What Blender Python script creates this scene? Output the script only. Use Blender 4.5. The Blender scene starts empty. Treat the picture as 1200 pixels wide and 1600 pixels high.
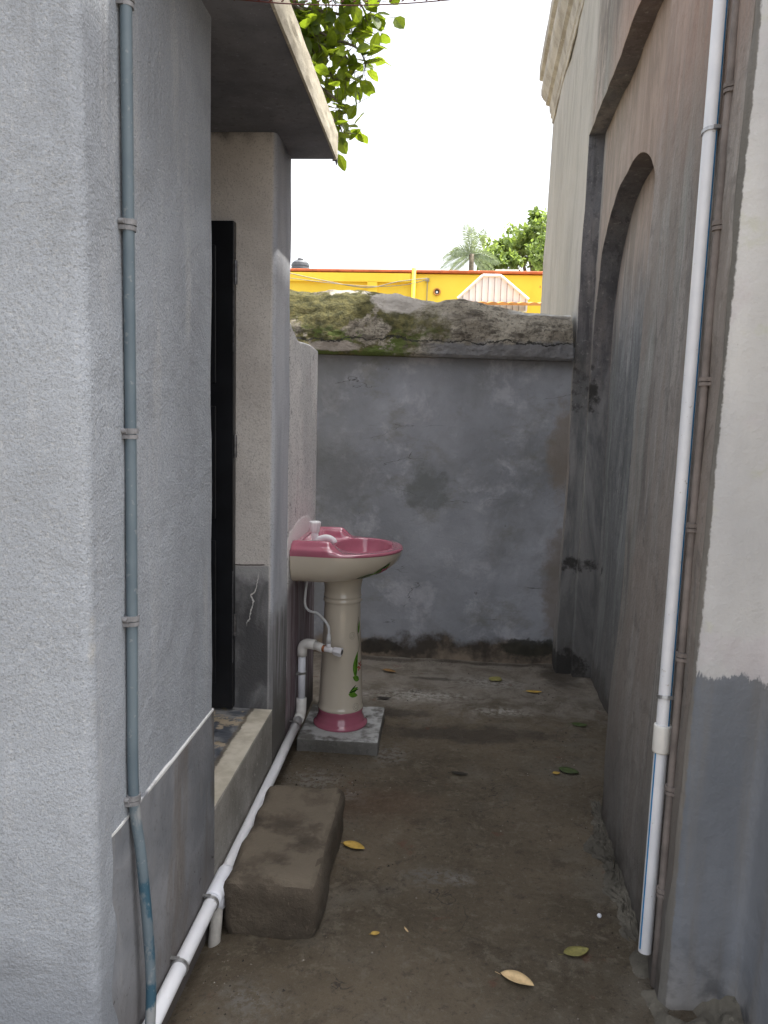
import bpy, bmesh, math, random
from mathutils import Vector, Matrix, noise as mn
random.seed(7)
S = bpy.context.scene
COL = S.collection
R = math.radians
# ------------------------------------------------------------------ camera
cam = bpy.data.cameras.new('camera'); camo = bpy.data.objects.new('camera', cam); COL.objects.link(camo)
cam.sensor_fit = 'VERTICAL'; cam.sensor_height = 36.0; cam.lens = 1220/1600*36
cam.clip_start = 0.02; cam.clip_end = 2000
camo.matrix_world = Matrix.Translation((0, 0, 1.4)) @ (Matrix.Rotation(R(4.13), 4, 'Z') @ Matrix.Rotation(R(90-6.8), 4, 'X') @ Matrix.Rotation(R(1.46), 4, 'Z'))
S.camera = camo
S.render.resolution_x = 768; S.render.resolution_y = 1024
# ------------------------------------------------------------------ light
SUN = Vector((1.0, 0.08, 2.24)).normalized()
w = bpy.data.worlds.new('World'); S.world = w; w.use_nodes = True
nt = w.node_tree; nt.nodes.clear()
sky = nt.nodes.new('ShaderNodeTexSky'); sky.sky_type = 'NISHITA'; sky.sun_disc = False
sky.sun_elevation = math.asin(SUN.z); sky.sun_rotation = math.atan2(SUN.x, SUN.y)
sky.dust_density = 5.0; sky.air_density = 1.0; sky.ozone_density = 0.6
hsv = nt.nodes.new('ShaderNodeHueSaturation'); hsv.inputs['Saturation'].default_value = 0.22
bg = nt.nodes.new('ShaderNodeBackground'); bg.inputs['Strength'].default_value = 0.15
wo = nt.nodes.new('ShaderNodeOutputWorld')
nt.links.new(sky.outputs[0], hsv.inputs['Color']); nt.links.new(hsv.outputs[0], bg.inputs[0]); nt.links.new(bg.outputs[0], wo.inputs[0])
sl = bpy.data.lights.new('sun', 'SUN'); sl.energy = 3.2; sl.angle = R(1.5); sl.color = (1, .95, .86)
so = bpy.data.objects.new('sun', sl); COL.objects.link(so)
so.rotation_euler = (-SUN).to_track_quat('-Z', 'Y').to_euler()
vs = S.view_settings; vs.view_transform = 'Standard'; vs.look = 'None'; vs.gamma = 1; vs.exposure = 1.6

# ------------------------------------------------------------------ material helper
class Mat:
    def __init__(s, name):
        s.m = bpy.data.materials.new(name); s.m.use_nodes = True
        s.t = s.m.node_tree; s.t.nodes.clear()
        s.out = s.t.nodes.new('ShaderNodeOutputMaterial')
        s.bsdf = s.t.nodes.new('ShaderNodeBsdfPrincipled')
        s.t.links.new(s.bsdf.outputs[0], s.out.inputs[0])
        g = s.t.nodes.new('ShaderNodeNewGeometry'); s.P = g.outputs['Position']
        sp = s.t.nodes.new('ShaderNodeSeparateXYZ'); s.t.links.new(s.P, sp.inputs[0])
        s.X, s.Y, s.Z = sp.outputs
        s.h = None
    def setin(s, sock, v):
        if hasattr(v, 'links'): s.t.links.new(v, sock)
        elif isinstance(v, (tuple, list)) and len(v) == 3 and sock.type == 'RGBA': sock.default_value = (*v, 1)
        else: sock.default_value = v
    def math(s, op, a, b=0.0, c=None):
        n = s.t.nodes.new('ShaderNodeMath'); n.operation = op
        s.setin(n.inputs[0], a); s.setin(n.inputs[1], b)
        if c is not None: s.setin(n.inputs[2], c)
        return n.outputs[0]
    def band(s, v, lo, hi, a=0.0, b=1.0):
        n = s.t.nodes.new('ShaderNodeMapRange'); n.interpolation_type = 'SMOOTHSTEP'
        s.setin(n.inputs[0], v); n.inputs[1].default_value = lo; n.inputs[2].default_value = hi
        n.inputs[3].default_value = a; n.inputs[4].default_value = b
        if lo > hi:
            n.inputs[1].default_value = hi; n.inputs[2].default_value = lo
            n.inputs[3].default_value = b; n.inputs[4].default_value = a
        return n.outputs[0]
    def noise(s, scale, detail=4, rough=.55, st=(1, 1, 1), off=(0, 0, 0), dist=0.0):
        mp = s.t.nodes.new('ShaderNodeMapping'); s.t.links.new(s.P, mp.inputs[0])
        mp.inputs['Scale'].default_value = st; mp.inputs['Location'].default_value = off
        n = s.t.nodes.new('ShaderNodeTexNoise'); s.t.links.new(mp.outputs[0], n.inputs['Vector'])
        n.inputs['Scale'].default_value = scale; n.inputs['Detail'].default_value = detail
        n.inputs['Roughness'].default_value = rough; n.inputs['Distortion'].default_value = dist
        return n.outputs['Fac']
    def crack(s, scale, width, st=(1, 1, 1), off=(0, 0, 0), wob=.12):
        mp = s.t.nodes.new('ShaderNodeMapping'); s.t.links.new(s.P, mp.inputs[0])
        mp.inputs['Scale'].default_value = st; mp.inputs['Location'].default_value = off
        n0 = s.t.nodes.new('ShaderNodeTexNoise'); n0.inputs['Scale'].default_value = scale*2.5; n0.inputs['Detail'].default_value = 5
        s.t.links.new(mp.outputs[0], n0.inputs['Vector'])
        v = s.t.nodes.new('ShaderNodeVectorMath'); v.operation = 'MULTIPLY_ADD'
        s.t.links.new(n0.outputs['Color'], v.inputs[0]); v.inputs[1].default_value = (wob/scale*3,)*3; s.t.links.new(mp.outputs[0], v.inputs[2])
        n = s.t.nodes.new('ShaderNodeTexVoronoi'); n.feature = 'DISTANCE_TO_EDGE'; n.inputs['Scale'].default_value = scale
        s.t.links.new(v.outputs[0], n.inputs['Vector'])
        return s.band(n.outputs['Distance'], width, width*.2)
    def blob(s, c, r, amp=.5, sc=9, edge=.35):
        v = s.t.nodes.new('ShaderNodeVectorMath'); v.operation = 'SUBTRACT'; s.t.links.new(s.P, v.inputs[0]); v.inputs[1].default_value = c
        d = s.t.nodes.new('ShaderNodeVectorMath'); d.operation = 'DIVIDE'; s.t.links.new(v.outputs[0], d.inputs[0]); d.inputs[1].default_value = r
        l = s.t.nodes.new('ShaderNodeVectorMath'); l.operation = 'LENGTH'; s.t.links.new(d.outputs[0], l.inputs[0])
        n = s.noise(sc, 6, .65, off=(c[0]*3, c[1], c[2]))
        x = s.math('ADD', l.outputs['Value'], s.math('MULTIPLY', s.math('SUBTRACT', n, .5), amp*2.2))
        return s.band(x, 1.0, 1.0-edge)
    def mul(s, a, b): return s.math('MULTIPLY', a, b)
    def mix(s, f, a, b, mode='MIX'):
        n = s.t.nodes.new('ShaderNodeMix'); n.data_type = 'RGBA'; n.blend_type = mode
        s.setin(n.inputs[0], f); s.setin(n.inputs[6], a); s.setin(n.inputs[7], b)
        return n.outputs[2]
    def bump(s, h, strength, dist):
        n = s.t.nodes.new('ShaderNodeBump'); n.inputs['Strength'].default_value = strength; n.inputs['Distance'].default_value = dist
        s.setin(n.inputs['Height'], h)
        if s.h is not None: s.t.links.new(s.h, n.inputs['Normal'])
        s.h = n.outputs[0]
    def done(s, col, rough=.85, **kw):
        s.setin(s.bsdf.inputs['Base Color'], col); s.setin(s.bsdf.inputs['Roughness'], rough)
        for k, v in kw.items(): s.setin(s.bsdf.inputs[k.replace('_', ' ')], v)
        if s.h is not None: s.t.links.new(s.h, s.bsdf.inputs['Normal'])
        return s.m

def g(v, t=(1, 1, 1)): return (v*t[0], v*t[1], v*t[2])
COOL = (.95, .98, 1.07)

def plain(name, col, rough=.5, var=.12, vs_=30, bump=0.0, **kw):
    m = Mat(name)
    n = m.noise(vs_, 5, .6)
    c = m.mix(m.band(n, .3, .7), tuple(x*(1-var) for x in col), tuple(min(1, x*(1+var)) for x in col))
    if bump: m.bump(m.noise(vs_*4, 4), bump, .002)
    return m.done(c, rough, **kw)

# ---- walls
def mat_stipple(name, base, top_dark=True):
    """rough sand finish of the outbuilding"""
    m = Mat(name); T = (.90, .975, 1.09)
    big = m.noise(1.3, 5, .6, st=(1, 1, .6)); st = m.noise(4, 6, .65, st=(1.3, 1.3, .28), dist=.3); fine = m.noise(300, 2, .6); mid = m.noise(95, 4, .7); sp = m.noise(170, 2, .5, off=(1, 7, 3))
    c = m.mix(m.band(big, .35, .68), g(base*.84, T), g(base*1.08, T))
    c = m.mix(m.mul(m.band(st, .5, .72), .4), c, g(base*.68, T))
    c = m.mix(m.mul(m.band(m.noise(7, 5, .6, st=(1.6, 1.6, .25), off=(3, 2, 0)), .52, .75), .4), c, g(base*1.4, (1, 1, 1.02)))
    c = m.mix(m.mul(m.band(mid, .52, .68), .25), c, g(base*.6, T))
    c = m.mix(m.mul(m.band(fine, .52, .66), .5), c, g(base*.40, T))
    c = m.mix(m.mul(m.band(sp, .44, .30), .2), c, g(base*1.6))
    # darker, bluer tone low down, rust-cream stain at the arris
    lowm = m.band(m.math('ADD', m.Z, m.mul(m.noise(5, 5, dist=.5), .35)), .68, .40)
    c = m.mix(m.mul(lowm, .7), c, g(base*.48, (.90, .98, 1.12)))
    c = m.mix(m.mul(m.blob((-.60, 1.28, 1.05), (.010, .03, .25), 1.2, 14, .8), .35), c, (.36, .32, .24))
    c = m.mix(m.mul(m.band(m.noise(2.2, 6, .7, off=(5, 5, 5), dist=.6), .54, .66), .35), c, g(base*.62, T))
    c = m.mix(m.mul(m.mul(m.band(m.noise(10, 6, .65, st=(2, 2, .12), off=(8, 0, 0)), .56, .70), m.band(m.Z, 1.3, 2.2)), .4), c, g(base*.5, T))
    m.bump(m.noise(11, 4, .6), .25, .02)
    m.bump(m.noise(4, 5, .6, dist=.5), .3, .05)
    m.bump(mid, .22, .003)
    m.bump(sp, .8, .0026)
    m.bump(fine, .6, .002)
    return m.done(c, .92)
M_NEAR = mat_stipple('sand_finish_plaster', .345)

def mat_beige():
    m = Mat('beige_jamb_plaster')
    fine = m.noise(190, 3, .65)
    c = m.mix(m.band(m.noise(4, 5), .35, .65), (.56, .53, .51), (.68, .65, .625))
    c = m.mix(m.mul(m.band(fine, .52, .68), .5), c, (.2, .19, .19))
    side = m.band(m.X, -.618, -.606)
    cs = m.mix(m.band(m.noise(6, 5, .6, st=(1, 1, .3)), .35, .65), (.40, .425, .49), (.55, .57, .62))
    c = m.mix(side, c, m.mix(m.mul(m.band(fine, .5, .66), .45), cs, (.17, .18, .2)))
    zz = m.math('ADD', m.Z, m.mul(m.math('SUBTRACT', m.noise(6, 3), .5), .02))
    ragged = m.math('ADD', m.Z, m.mul(m.math('SUBTRACT', m.noise(16, 6, .65), .5), .16))
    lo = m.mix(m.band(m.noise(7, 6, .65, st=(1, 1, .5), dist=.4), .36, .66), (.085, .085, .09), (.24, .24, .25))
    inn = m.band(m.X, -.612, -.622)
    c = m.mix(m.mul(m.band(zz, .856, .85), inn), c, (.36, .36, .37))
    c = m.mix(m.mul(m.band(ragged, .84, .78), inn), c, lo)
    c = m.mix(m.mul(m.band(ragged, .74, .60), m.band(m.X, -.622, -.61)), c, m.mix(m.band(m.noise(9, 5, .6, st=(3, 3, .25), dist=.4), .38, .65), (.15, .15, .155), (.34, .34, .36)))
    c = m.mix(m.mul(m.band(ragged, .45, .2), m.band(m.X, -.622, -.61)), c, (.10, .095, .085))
    crk = m.mul(m.band(m.math('ABSOLUTE', m.math('SUBTRACT', zz, .857)), .004, .001), m.mul(inn, m.band(m.X, -.625, -.64)))
    c = m.mix(crk, c, (.05, .04, .035))
    cx = m.math('ABSOLUTE', m.math('SUBTRACT', m.math('ADD', m.X, m.mul(m.math('SUBTRACT', m.noise(22, 3, .5), .5), .05)), m.math('ADD', -.80, m.mul(m.Z, .17))))
    cr = m.mul(m.band(cx, .0028, .0012), m.mul(m.band(m.Z, .62, .66), m.band(m.Z, .84, .80)))
    c = m.mix(m.mul(cr, inn), c, (.62, .61, .60))
    m.bump(m.noise(12, 4), .3, .015); m.bump(m.noise(110, 4, .65), .7, .004); m.bump(fine, .6, .002)
    return m.done(c, .92)
M_JAMB = mat_beige()

def mat_dado():
    m = Mat('smooth_cement_dado')
    b = m.noise(3.5, 6, .62, dist=.4); st = m.noise(5.5, 7, .68, st=(1.3, 1.3, .3), dist=.7); st2 = m.noise(18, 6, .7, st=(1.5, 1.5, .22), off=(4, 1, 2), dist=.5)
    c = m.mix(m.band(b, .32, .68), (.150, .160, .180), (.245, .25, .268))
    c = m.mix(m.mul(m.band(st, .48, .68), .7), c, (.165, .142, .125))
    c = m.mix(m.mul(m.band(st2, .55, .70), .35), c, (.30, .29, .28))
    c = m.mix(m.mul(m.band(m.noise(70, 5, .7), .55, .68), .35), c, (.08, .078, .075))
    zz = m.math('ADD', m.Z, m.mul(m.math('SUBTRACT', m.noise(6, 5), .5), .3))
    c = m.mix(m.mul(m.band(zz, .36, .02), .85), c, (.075, .062, .052))
    c = m.mix(m.mul(m.band(m.noise(26, 3, .7, off=(2, 0, 0)), .67, .70), m.band(m.Z, .35, .2)), c, (.03, .025, .02))
    c = m.mix(m.mul(m.band(m.Y, 1.85, 2.0), m.band(st, .4, .6)), c, (.1, .09, .08))
    c = m.mix(m.mul(m.band(m.Z, .5985, .600), m.band(m.noise(9, 4), .32, .45)), c, (.66, .66, .66))  # highlight on the top lip, painted as a broken pale line
    m.bump(st, .3, .012); m.bump(b, .4, .03); m.bump(m.noise(60, 5, .6), .25, .003)
    return m.done(c, m.band(b, .3, .7, .6, .85))
M_DADO = mat_dado()

def mat_panel():
    m = Mat('speckled_plaster')
    c = m.mix(m.band(m.noise(4, 5), .35, .65), (.64, .64, .65), (.80, .79, .79))
    c = m.mix(m.mul(m.band(m.noise(10, 5, .6, st=(1, 1, .6), off=(2, 0, 1)), .55, .7), .35), c, (.50, .42, .43))
    c = m.mix(m.mul(m.band(m.noise(120, 3, .7), .53, .64), .7), c, (.14, .14, .15))
    c = m.mix(m.mul(m.band(m.noise(26, 6, .75, off=(3, 1, 1)), .60, .64), .7), c, (.17, .17, .18))
    zz = m.math('ADD', m.Z, m.mul(m.math('SUBTRACT', m.noise(7, 5, .6), .5), .12))
    lo = m.mix(m.band(m.noise(9, 6, .6, st=(2.5, 2.5, .3), dist=.5), .38, .62), (.17, .115, .135), (.34, .31, .33))
    c = m.mix(m.band(zz, .76, .68), c, lo)
    c = m.mix(m.band(zz, .2, .05), c, (.07, .06, .055))
    f = m.blob((-.6, 3.33, .875), (.2, .345, .092), .25, 20, .12)
    c = m.mix(f, c, (.84, .84, .84))
    m.bump(m.noise(14, 4), .35, .015); m.bump(m.noise(110, 3, .65), .8, .004); m.bump(f, .5, .006)
    return m.done(c, .9)
M_PANEL = mat_panel()

def mat_back():
    m = Mat('old_blue_grey_plaster')
    a = m.noise(1.3, 6, .6, off=(1, 0, 3)); b = m.noise(4.5, 8, .70, dist=.2); d = m.noise(2.2, 6, .6, off=(5, 2, 1))
    c = m.mix(m.band(a, .36, .64), (.235, .247, .272), (.345, .36, .40))
    c = m.mix(m.mul(m.band(b, .50, .68), .7), c, (.45, .455, .50))
    c = m.mix(m.mul(m.band(d, .50, .68), .6), c, (.185, .19, .19))
    c = m.mix(m.mul(m.band(m.noise(3, 6, .7, st=(1, 1, 1.6), off=(8, 1, 4)), .55, .7), .5), c, (.175, .175, .15))
    c = m.mix(m.mul(m.blob((-.09, 4.5, .99), (.17, .3, .16), 1.1, 9, .5), .6), c, (.11, .12, .115))
    c = m.mix(m.mul(m.blob((-.6, 4.5, 1.05), (.3, .3, .3), .5, 6, .8), .6), c, (.12, .125, .12))
    # brown rubbed edge on the right, bottom strip where render has gone
    c = m.mix(m.mul(m.blob((.70, 4.5, 1.25), (.13, .3, .34), .6, 9, .5), .75), c, (.22, .185, .15))
    c = m.mix(m.mul(m.blob((.72, 4.5, .45), (.14, .3, .5), .6, 9, .5), .75), c, (.20, .17, .145))
    zz = m.math('ADD', m.Z, m.mul(m.math('SUBTRACT', m.noise(5, 6, .65), .5), .26))
    c = m.mix(m.band(zz, .15, .08), c, m.mix(m.band(m.noise(4, 5, .6, off=(3, 3, 3)), .4, .6), (.055, .045, .036), (.25, .20, .15)))
    c = m.mix(m.mul(m.blob((-.36, 4.5, .06), (.2, .3, .05), .8, 14), .85), c, (.025, .022, .018))
    c = m.mix(m.mul(m.blob((.55, 4.5, .09), (.2, .3, .07), .8, 14), .85), c, (.028, .028, .02))
    cr = m.mul(m.crack(2.1, .004, st=(.55, 1, 2.2), off=(.35, 0, .12), wob=.16), m.band(m.noise(3.4, 3, .5, off=(1, 1, 6)), .54, .62))
    c = m.mix(m.mul(cr, .85), c, (.06, .06, .06))
    spall = m.band(m.noise(15, 7, .75, off=(2, 5, 1)), .665, .69)
    c = m.mix(m.mul(spall, .6), c, (.1, .1, .1))
    m.bump(b, .35, .02); m.bump(m.noise(22, 7, .7), .5, .008); m.bump(spall, -.9, .008); m.bump(cr, -1, .008); m.bump(m.noise(140, 3), .3, .002)
    return m.done(c, .86)
M_BACK = mat_back()

def mat_coping():
    m = Mat('mossy_weathered_cement')
    a = m.noise(3, 7, .65); b = m.noise(10, 7, .7, st=(1, 1, 2))
    c = m.mix(m.band(a, .35, .65), (.23, .20, .155), (.42, .38, .31))
    c = m.mix(m.mul(m.band(b, .48, .62), .85), c, (.095, .080, .062))
    c = m.mix(m.mul(m.band(m.noise(60, 6, .8), .5, .60), .7), c, (.06, .052, .042))
    c = m.mix(m.mul(m.band(m.noise(2.2, 4, .5, off=(4, 1, 1)), .52, .62), m.band(m.Z, 1.93, 2.03)), c, (.46, .43, .38))
    moss = m.noise(5, 7, .7, off=(7, 2, 0))
    left = m.band(m.math('ADD', m.X, m.mul(m.math('SUBTRACT', moss, .5), 1.3)), .05, -.35)
    c = m.mix(m.mul(left, m.band(m.noise(3.4, 6, .65, off=(1, 4, 2)), .42, .47)), c, m.mix(m.band(m.noise(30, 5, .7), .35, .65), (.05, .05, .015), (.135, .12, .04)))
    c = m.mix(m.mul(m.band(m.noise(4.4, 6, .7, st=(1, 1, 2), off=(9, 4, 2)), .50, .56), m.mul(left, m.band(m.Z, 1.93, 1.87))), c, (.085, .115, .02))
    # bare scabs where the skin came off
    c = m.mix(m.blob((-.27, 4.45, 2.06), (.17, .35, .08), .35, 9, .2), c, (.40, .37, .335))
    c = m.mix(m.blob((-.62, 4.35, 1.80), (.17, .3, .035), .4, 14, .25), c, (.34, .30, .26))
    low = m.mul(m.band(m.math('ADD', m.Z, m.mul(m.math('SUBTRACT', m.noise(7, 6, .7, off=(3, 0, 0)), .5), .14)), 1.85, 1.82), m.band(m.X, -.2, .0))
    c = m.mix(m.mul(low, .9), c, (.20, .20, .21))
    cr = m.band(m.math('ABSOLUTE', m.math('SUBTRACT', m.math('ADD', m.Z, m.mul(m.math('SUBTRACT', m.noise(4, 6, .7, off=(3, 0, 0)), .5), .16)), 1.835)), .007, .002)
    c = m.mix(m.mul(cr, .9), c, (.02, .02, .018))
    # mortar smear at the right end of the top
    c = m.mix(m.mul(m.band(m.X, .33, .40), m.band(m.math('ADD', m.Z, m.mul(m.noise(9, 4), .03)), 2.012, 2.022)), c, (.62, .61, .58))
    m.bump(b, .9, .04); m.bump(m.noise(36, 7, .75), .9, .015); m.bump(cr, -1, .015)
    return m.done(c, .93)
M_COPE = mat_coping()

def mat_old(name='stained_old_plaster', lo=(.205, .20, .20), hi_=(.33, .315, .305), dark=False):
    """the old building on the right: stained grey-brown lime plaster"""
    m = Mat(name)
    a = m.noise(1.5, 6, .6, st=(1, 1, .4), dist=.3); st = m.noise(3.2, 8, .7, st=(1.4, 1.4, .34), dist=1.0); st2 = m.noise(6.5, 8, .7, st=(1.4, 1.4, .30), off=(3, 5, 1), dist=1.0); mo = m.noise(9, 7, .7, off=(2, 8, 1), dist=.4)
    c = m.mix(m.band(a, .34, .66), lo, hi_)
    c = m.mix(m.mul(m.band(m.noise(2.1, 6, .65, st=(1, 1, .4), off=(6, 2, 3), dist=.4), .47, .66), .4 if dark else .75), c, (.265, .218, .19))
    c = m.mix(m.mul(m.band(st, .48, .68), .7), c, tuple(x*.55 for x in lo))
    c = m.mix(m.mul(m.band(st2, .52, .72), .2 if dark else .45), c, (.41, .395, .385))
    c = m.mix(m.mul(m.band(mo, .50, .62), .5), c, tuple(x*.6 for x in lo)); c = m.mix(m.mul(m.band(m.noise(30, 7, .75, off=(9, 1, 1)), .54, .64), .45), c, tuple(x*.5 for x in lo)); c = m.mix(m.mul(m.band(m.noise(34, 6, .75, off=(1, 9, 5)), .58, .66), .35), c, (.46, .44, .42))
    c = m.mix(m.mul(m.band(m.noise(3, 6, .65, st=(1.5, 1.5, .2), off=(1, 9, 3), dist=.5), .5, .65), .15 if dark else .5), c, (.27, .29, .275))
    s3 = m.noise(11, 7, .7, st=(1.3, 1.3, .11), off=(7, 7, 2), dist=.5); s4 = m.noise(14, 7, .72, st=(1.3, 1.3, .09), off=(2, 1, 9), dist=.4)
    c = m.mix(m.mul(m.band(s3, .54, .66), .5), c, tuple(x*.42 for x in lo)); c = m.mix(m.mul(m.band(s4, .56, .68), .2 if dark else .5), c, (.47, .46, .45))
    c = m.mix(m.mul(m.band(m.noise(140, 3, .7), .54, .68), .35), c, tuple(x*.45 for x in lo))
    hi = m.mul(m.band(m.math('ADD', m.Z, m.mul(st, .9)), 2.45, 3.0), m.band(m.Y, 4.1, 3.3))
    c = m.mix(m.mul(hi, .15 if dark else .42), c, (.38, .20, .13))
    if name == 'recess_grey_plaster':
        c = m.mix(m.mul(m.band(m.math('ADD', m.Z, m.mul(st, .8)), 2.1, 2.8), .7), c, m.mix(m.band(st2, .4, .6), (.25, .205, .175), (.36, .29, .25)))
    elif not dark:
        c = m.mix(m.mul(m.mul(m.band(m.Y, 3.3, 2.7), m.band(st2, .42, .60)), .55), c, (.235, .195, .168))
    soot = m.mul(m.band(m.math('ADD', m.Z, m.mul(st, .7)), 3.35, 3.7), m.band(st2, .35, .6))
    c = m.mix(m.mul(soot, .7), c, (.09, .085, .08))
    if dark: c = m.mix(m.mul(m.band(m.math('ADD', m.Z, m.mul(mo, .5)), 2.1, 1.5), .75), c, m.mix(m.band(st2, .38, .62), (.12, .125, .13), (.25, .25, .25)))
    if not dark: c = m.mix(m.mul(m.band(m.Y, 4.4, 4.62), .75), c, m.mix(m.band(st, .35, .65), (.36, .36, .34), (.50, .49, .47)))
    zz = m.math('ADD', m.Z, m.mul(m.math('SUBTRACT', m.noise(4, 6, .65), .5), .55))
    c = m.mix(m.mul(m.band(zz, 1.1, .1), .6), c, (.12, .115, .11))
    c = m.mix(m.mul(m.band(zz, .15, -.02), .85), c, (.05, .042, .035))
    for cc, rr in (((.735, 4.36, 1.62), (.14, .13, .18)), ((.73, 4.0, 1.5), (.14, .07, .08)), ((.74, 4.25, .62), (.14, .24, .055)), ((.72, 4.40, .05), (.2, .26, .11))):
        p = m.mul(m.blob(cc, rr, 1.1, 15, .45), .93); c = m.mix(p, c, (.03, .028, .026)); m.bump(p, -.8, .02)
    m.bump(a, .5, .04); m.bump(st, .3, .015); m.bump(mo, .35, .012); m.bump(m.noise(45, 6, .7), .5, .006); m.bump(m.noise(160, 3, .6), .45, .003)
    return m.done(c, .9)
M_OLD = mat_old('stained_old_plaster', (.225, .21, .20), (.40, .37, .345))
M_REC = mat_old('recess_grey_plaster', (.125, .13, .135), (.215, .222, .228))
M_REV = mat_old('dark_reveal_plaster', (.095, .095, .105), (.15, .15, .16), True)  # darker mix of the same plaster, used on the reveal faces only

def mat_white_pier():
    """pier side: bare render by the corner, limewash with a ragged edge, blue-grey dado"""
    m = Mat('limewashed_plaster')
    rag = m.mul(m.math('SUBTRACT', m.noise(60, 6, .75, st=(1, 1, .8)), .5), .010)
    a = m.noise(3, 6, .6, st=(1, 1, .4)); st = m.noise(9, 6, .6, st=(2, 2, .1))
    grey = m.mix(m.band(st, .35, .65), (.14, .135, .125), (.22, .205, .19))
    lime = m.mix(m.band(a, .35, .65), (.50, .50, .51), (.62, .615, .61))
    lime = m.mix(m.mul(m.band(m.noise(11, 5, .6, off=(3, 1, 0)), .55, .68), .4), lime, (.52, .53, .40))
    lime = m.mix(m.mul(m.band(m.noise(5, 5, .6, off=(1, 5, 2)), .52, .65), .35), lime, (.52, .46, .50))
    lime = m.mix(m.band(m.noise(60, 4, .7, off=(4, 4, 4)), .72, .75), lime, (.15, .12, .1))
    dado = m.mix(m.band(a, .3, .7), (.15, .165, .19), (.225, .24, .27))
    dado = m.mix(m.mul(m.band(st, .5, .7), .5), dado, (.20, .19, .18))
    dado = m.mix(m.band(m.math('ADD', m.Z, m.mul(m.noise(6, 5), .25)), .32, .12), dado, m.mix(m.band(m.noise(12, 5), .4, .6), (.05, .045, .04), (.30, .28, .26)))
    ragz = m.mul(m.math('SUBTRACT', m.noise(26, 6, .7, st=(1, 1, .35)), .5), .14)
    c = m.mix(m.band(m.math('ADD', m.Z, ragz), .842, .852), dado, lime)
    e = m.math('ADD', m.math('SUBTRACT', m.X, m.mul(m.math('SUBTRACT', m.Z, .9), .020)), rag)
    c = m.mix(m.band(e, .597, .600), grey, c)
    m.bump(m.noise(7, 5), .4, .03); m.bump(m.noise(40, 6, .7), .4, .005); m.bump(m.noise(150, 3), .3, .003)
    return m.done(c, .88)
M_LIME = mat_white_pier()

def mat_floor():
    m = Mat('damp_dirty_concrete')
    a = m.noise(1.7, 7, .62, off=(2, 3, 0), dist=.3); b = m.noise(6, 8, .72, dist=.5); f = m.noise(48, 7, .78); d = m.noise(3.1, 7, .66, off=(7, 1, 0), dist=.5)
    c = m.mix(m.band(a, .34, .66), (.098, .076, .048), (.168, .133, .090))
    c = m.mix(m.mul(m.band(d, .5, .66), .75), c, (.165, .145, .115))
    c = m.mix(m.mul(m.band(b, .54, .66), .6), c, (.058, .043, .027))
    c = m.mix(m.mul(m.band(m.noise(14, 8, .78, off=(4, 7, 0), dist=.4), .53, .62), .6), c, (.21, .18, .135))
    c = m.mix(m.mul(m.band(m.noise(19, 8, .78, off=(9, 2, 0), dist=.4), .56, .64), .55), c, (.048, .037, .026))
    c = m.mix(m.mul(m.band(f, .53, .66), .75), c, (.19, .165, .13))
    c = m.mix(m.mul(m.band(f, .46, .34), .6), c, (.034, .027, .018))
    c = m.mix(m.mul(m.band(m.noise(130, 4, .8), .64, .70), .5), c, (.34, .31, .26))
    c = m.mix(m.mul(m.band(m.noise(85, 4, .8, off=(3, 3, 3)), .64, .70), .6), c, (.012, .010, .008))
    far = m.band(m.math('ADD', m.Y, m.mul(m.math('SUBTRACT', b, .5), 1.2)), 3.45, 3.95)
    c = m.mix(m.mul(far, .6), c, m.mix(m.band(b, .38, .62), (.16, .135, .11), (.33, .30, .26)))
    for cc, rr, v in (((-.1, 3.85, 0), (.4, .12, 1), .45), ((.33, 3.68, 0), (.2, .08, 1), .45), ((.3, 4.1, 0), (.3, .15, 1), .36), ((-.18, 3.15, 0), (.12, .16, 1), .26), ((-.45, 2.86, 0), (.16, .13, 1), .30), ((-.3, 2.75, 0), (.10, .08, 1), .24), ((.02, 2.27, 0), (.15, .09, 1), .2), ((-.42, 1.7, 0), (.12, .1, 1), .22), ((.1, 2.27, 0), (.06, .04, 1), .26)):
        c = m.mix(m.mul(m.mul(m.blob(cc, rr, .8, 13, .9), m.band(m.noise(38, 6, .75, off=(6, 2, 2)), .42, .56)), .75), c, g(v, (1, .95, .86)))
    for cc, rr in (((0, 4.12, 0), (.16, .04, 1)), ((-.2, 3.62, 0), (.3, .07, 1)), ((.7, 4.3, 0), (.14, .3, 1)), ((.15, 3.4, 0), (.5, .12, 1)), ((-.35, 4.44, 0), (.4, .05, 1)), ((.3, 4.46, 0), (.5, .04, 1))):
        c = m.mix(m.mul(m.blob(cc, rr, .7, 9, .6), .7), c, (.045, .034, .025))
    c = m.mix(m.mul(m.blob((-.2, 2.7, 0), (.3, .2, 1), .6, 8, .8), .3), c, (.13, .062, .033))
    c = m.mix(m.mul(m.band(m.noise(8, 5, .6, off=(5, 5, 0)), .64, .70), .5), c, (.15, .06, .035))
    cr = m.mul(m.crack(1.9, .0045, off=(.3, .8, 0), wob=.2), m.band(m.noise(3.4, 3, off=(4, 1, 0)), .54, .62))
    c = m.mix(m.mul(cr, .7), c, (.018, .015, .012))
    m.bump(b, .7, .03); m.bump(f, 1.0, .014); m.bump(m.noise(16, 7, .75, off=(1, 1, 0)), .6, .02); m.bump(cr, -1, .008); m.bump(m.noise(150, 4, .7), .6, .003)
    return m.done(c, m.band(d, .35, .65, .62, .9))
M_FLOOR = mat_floor()

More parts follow.
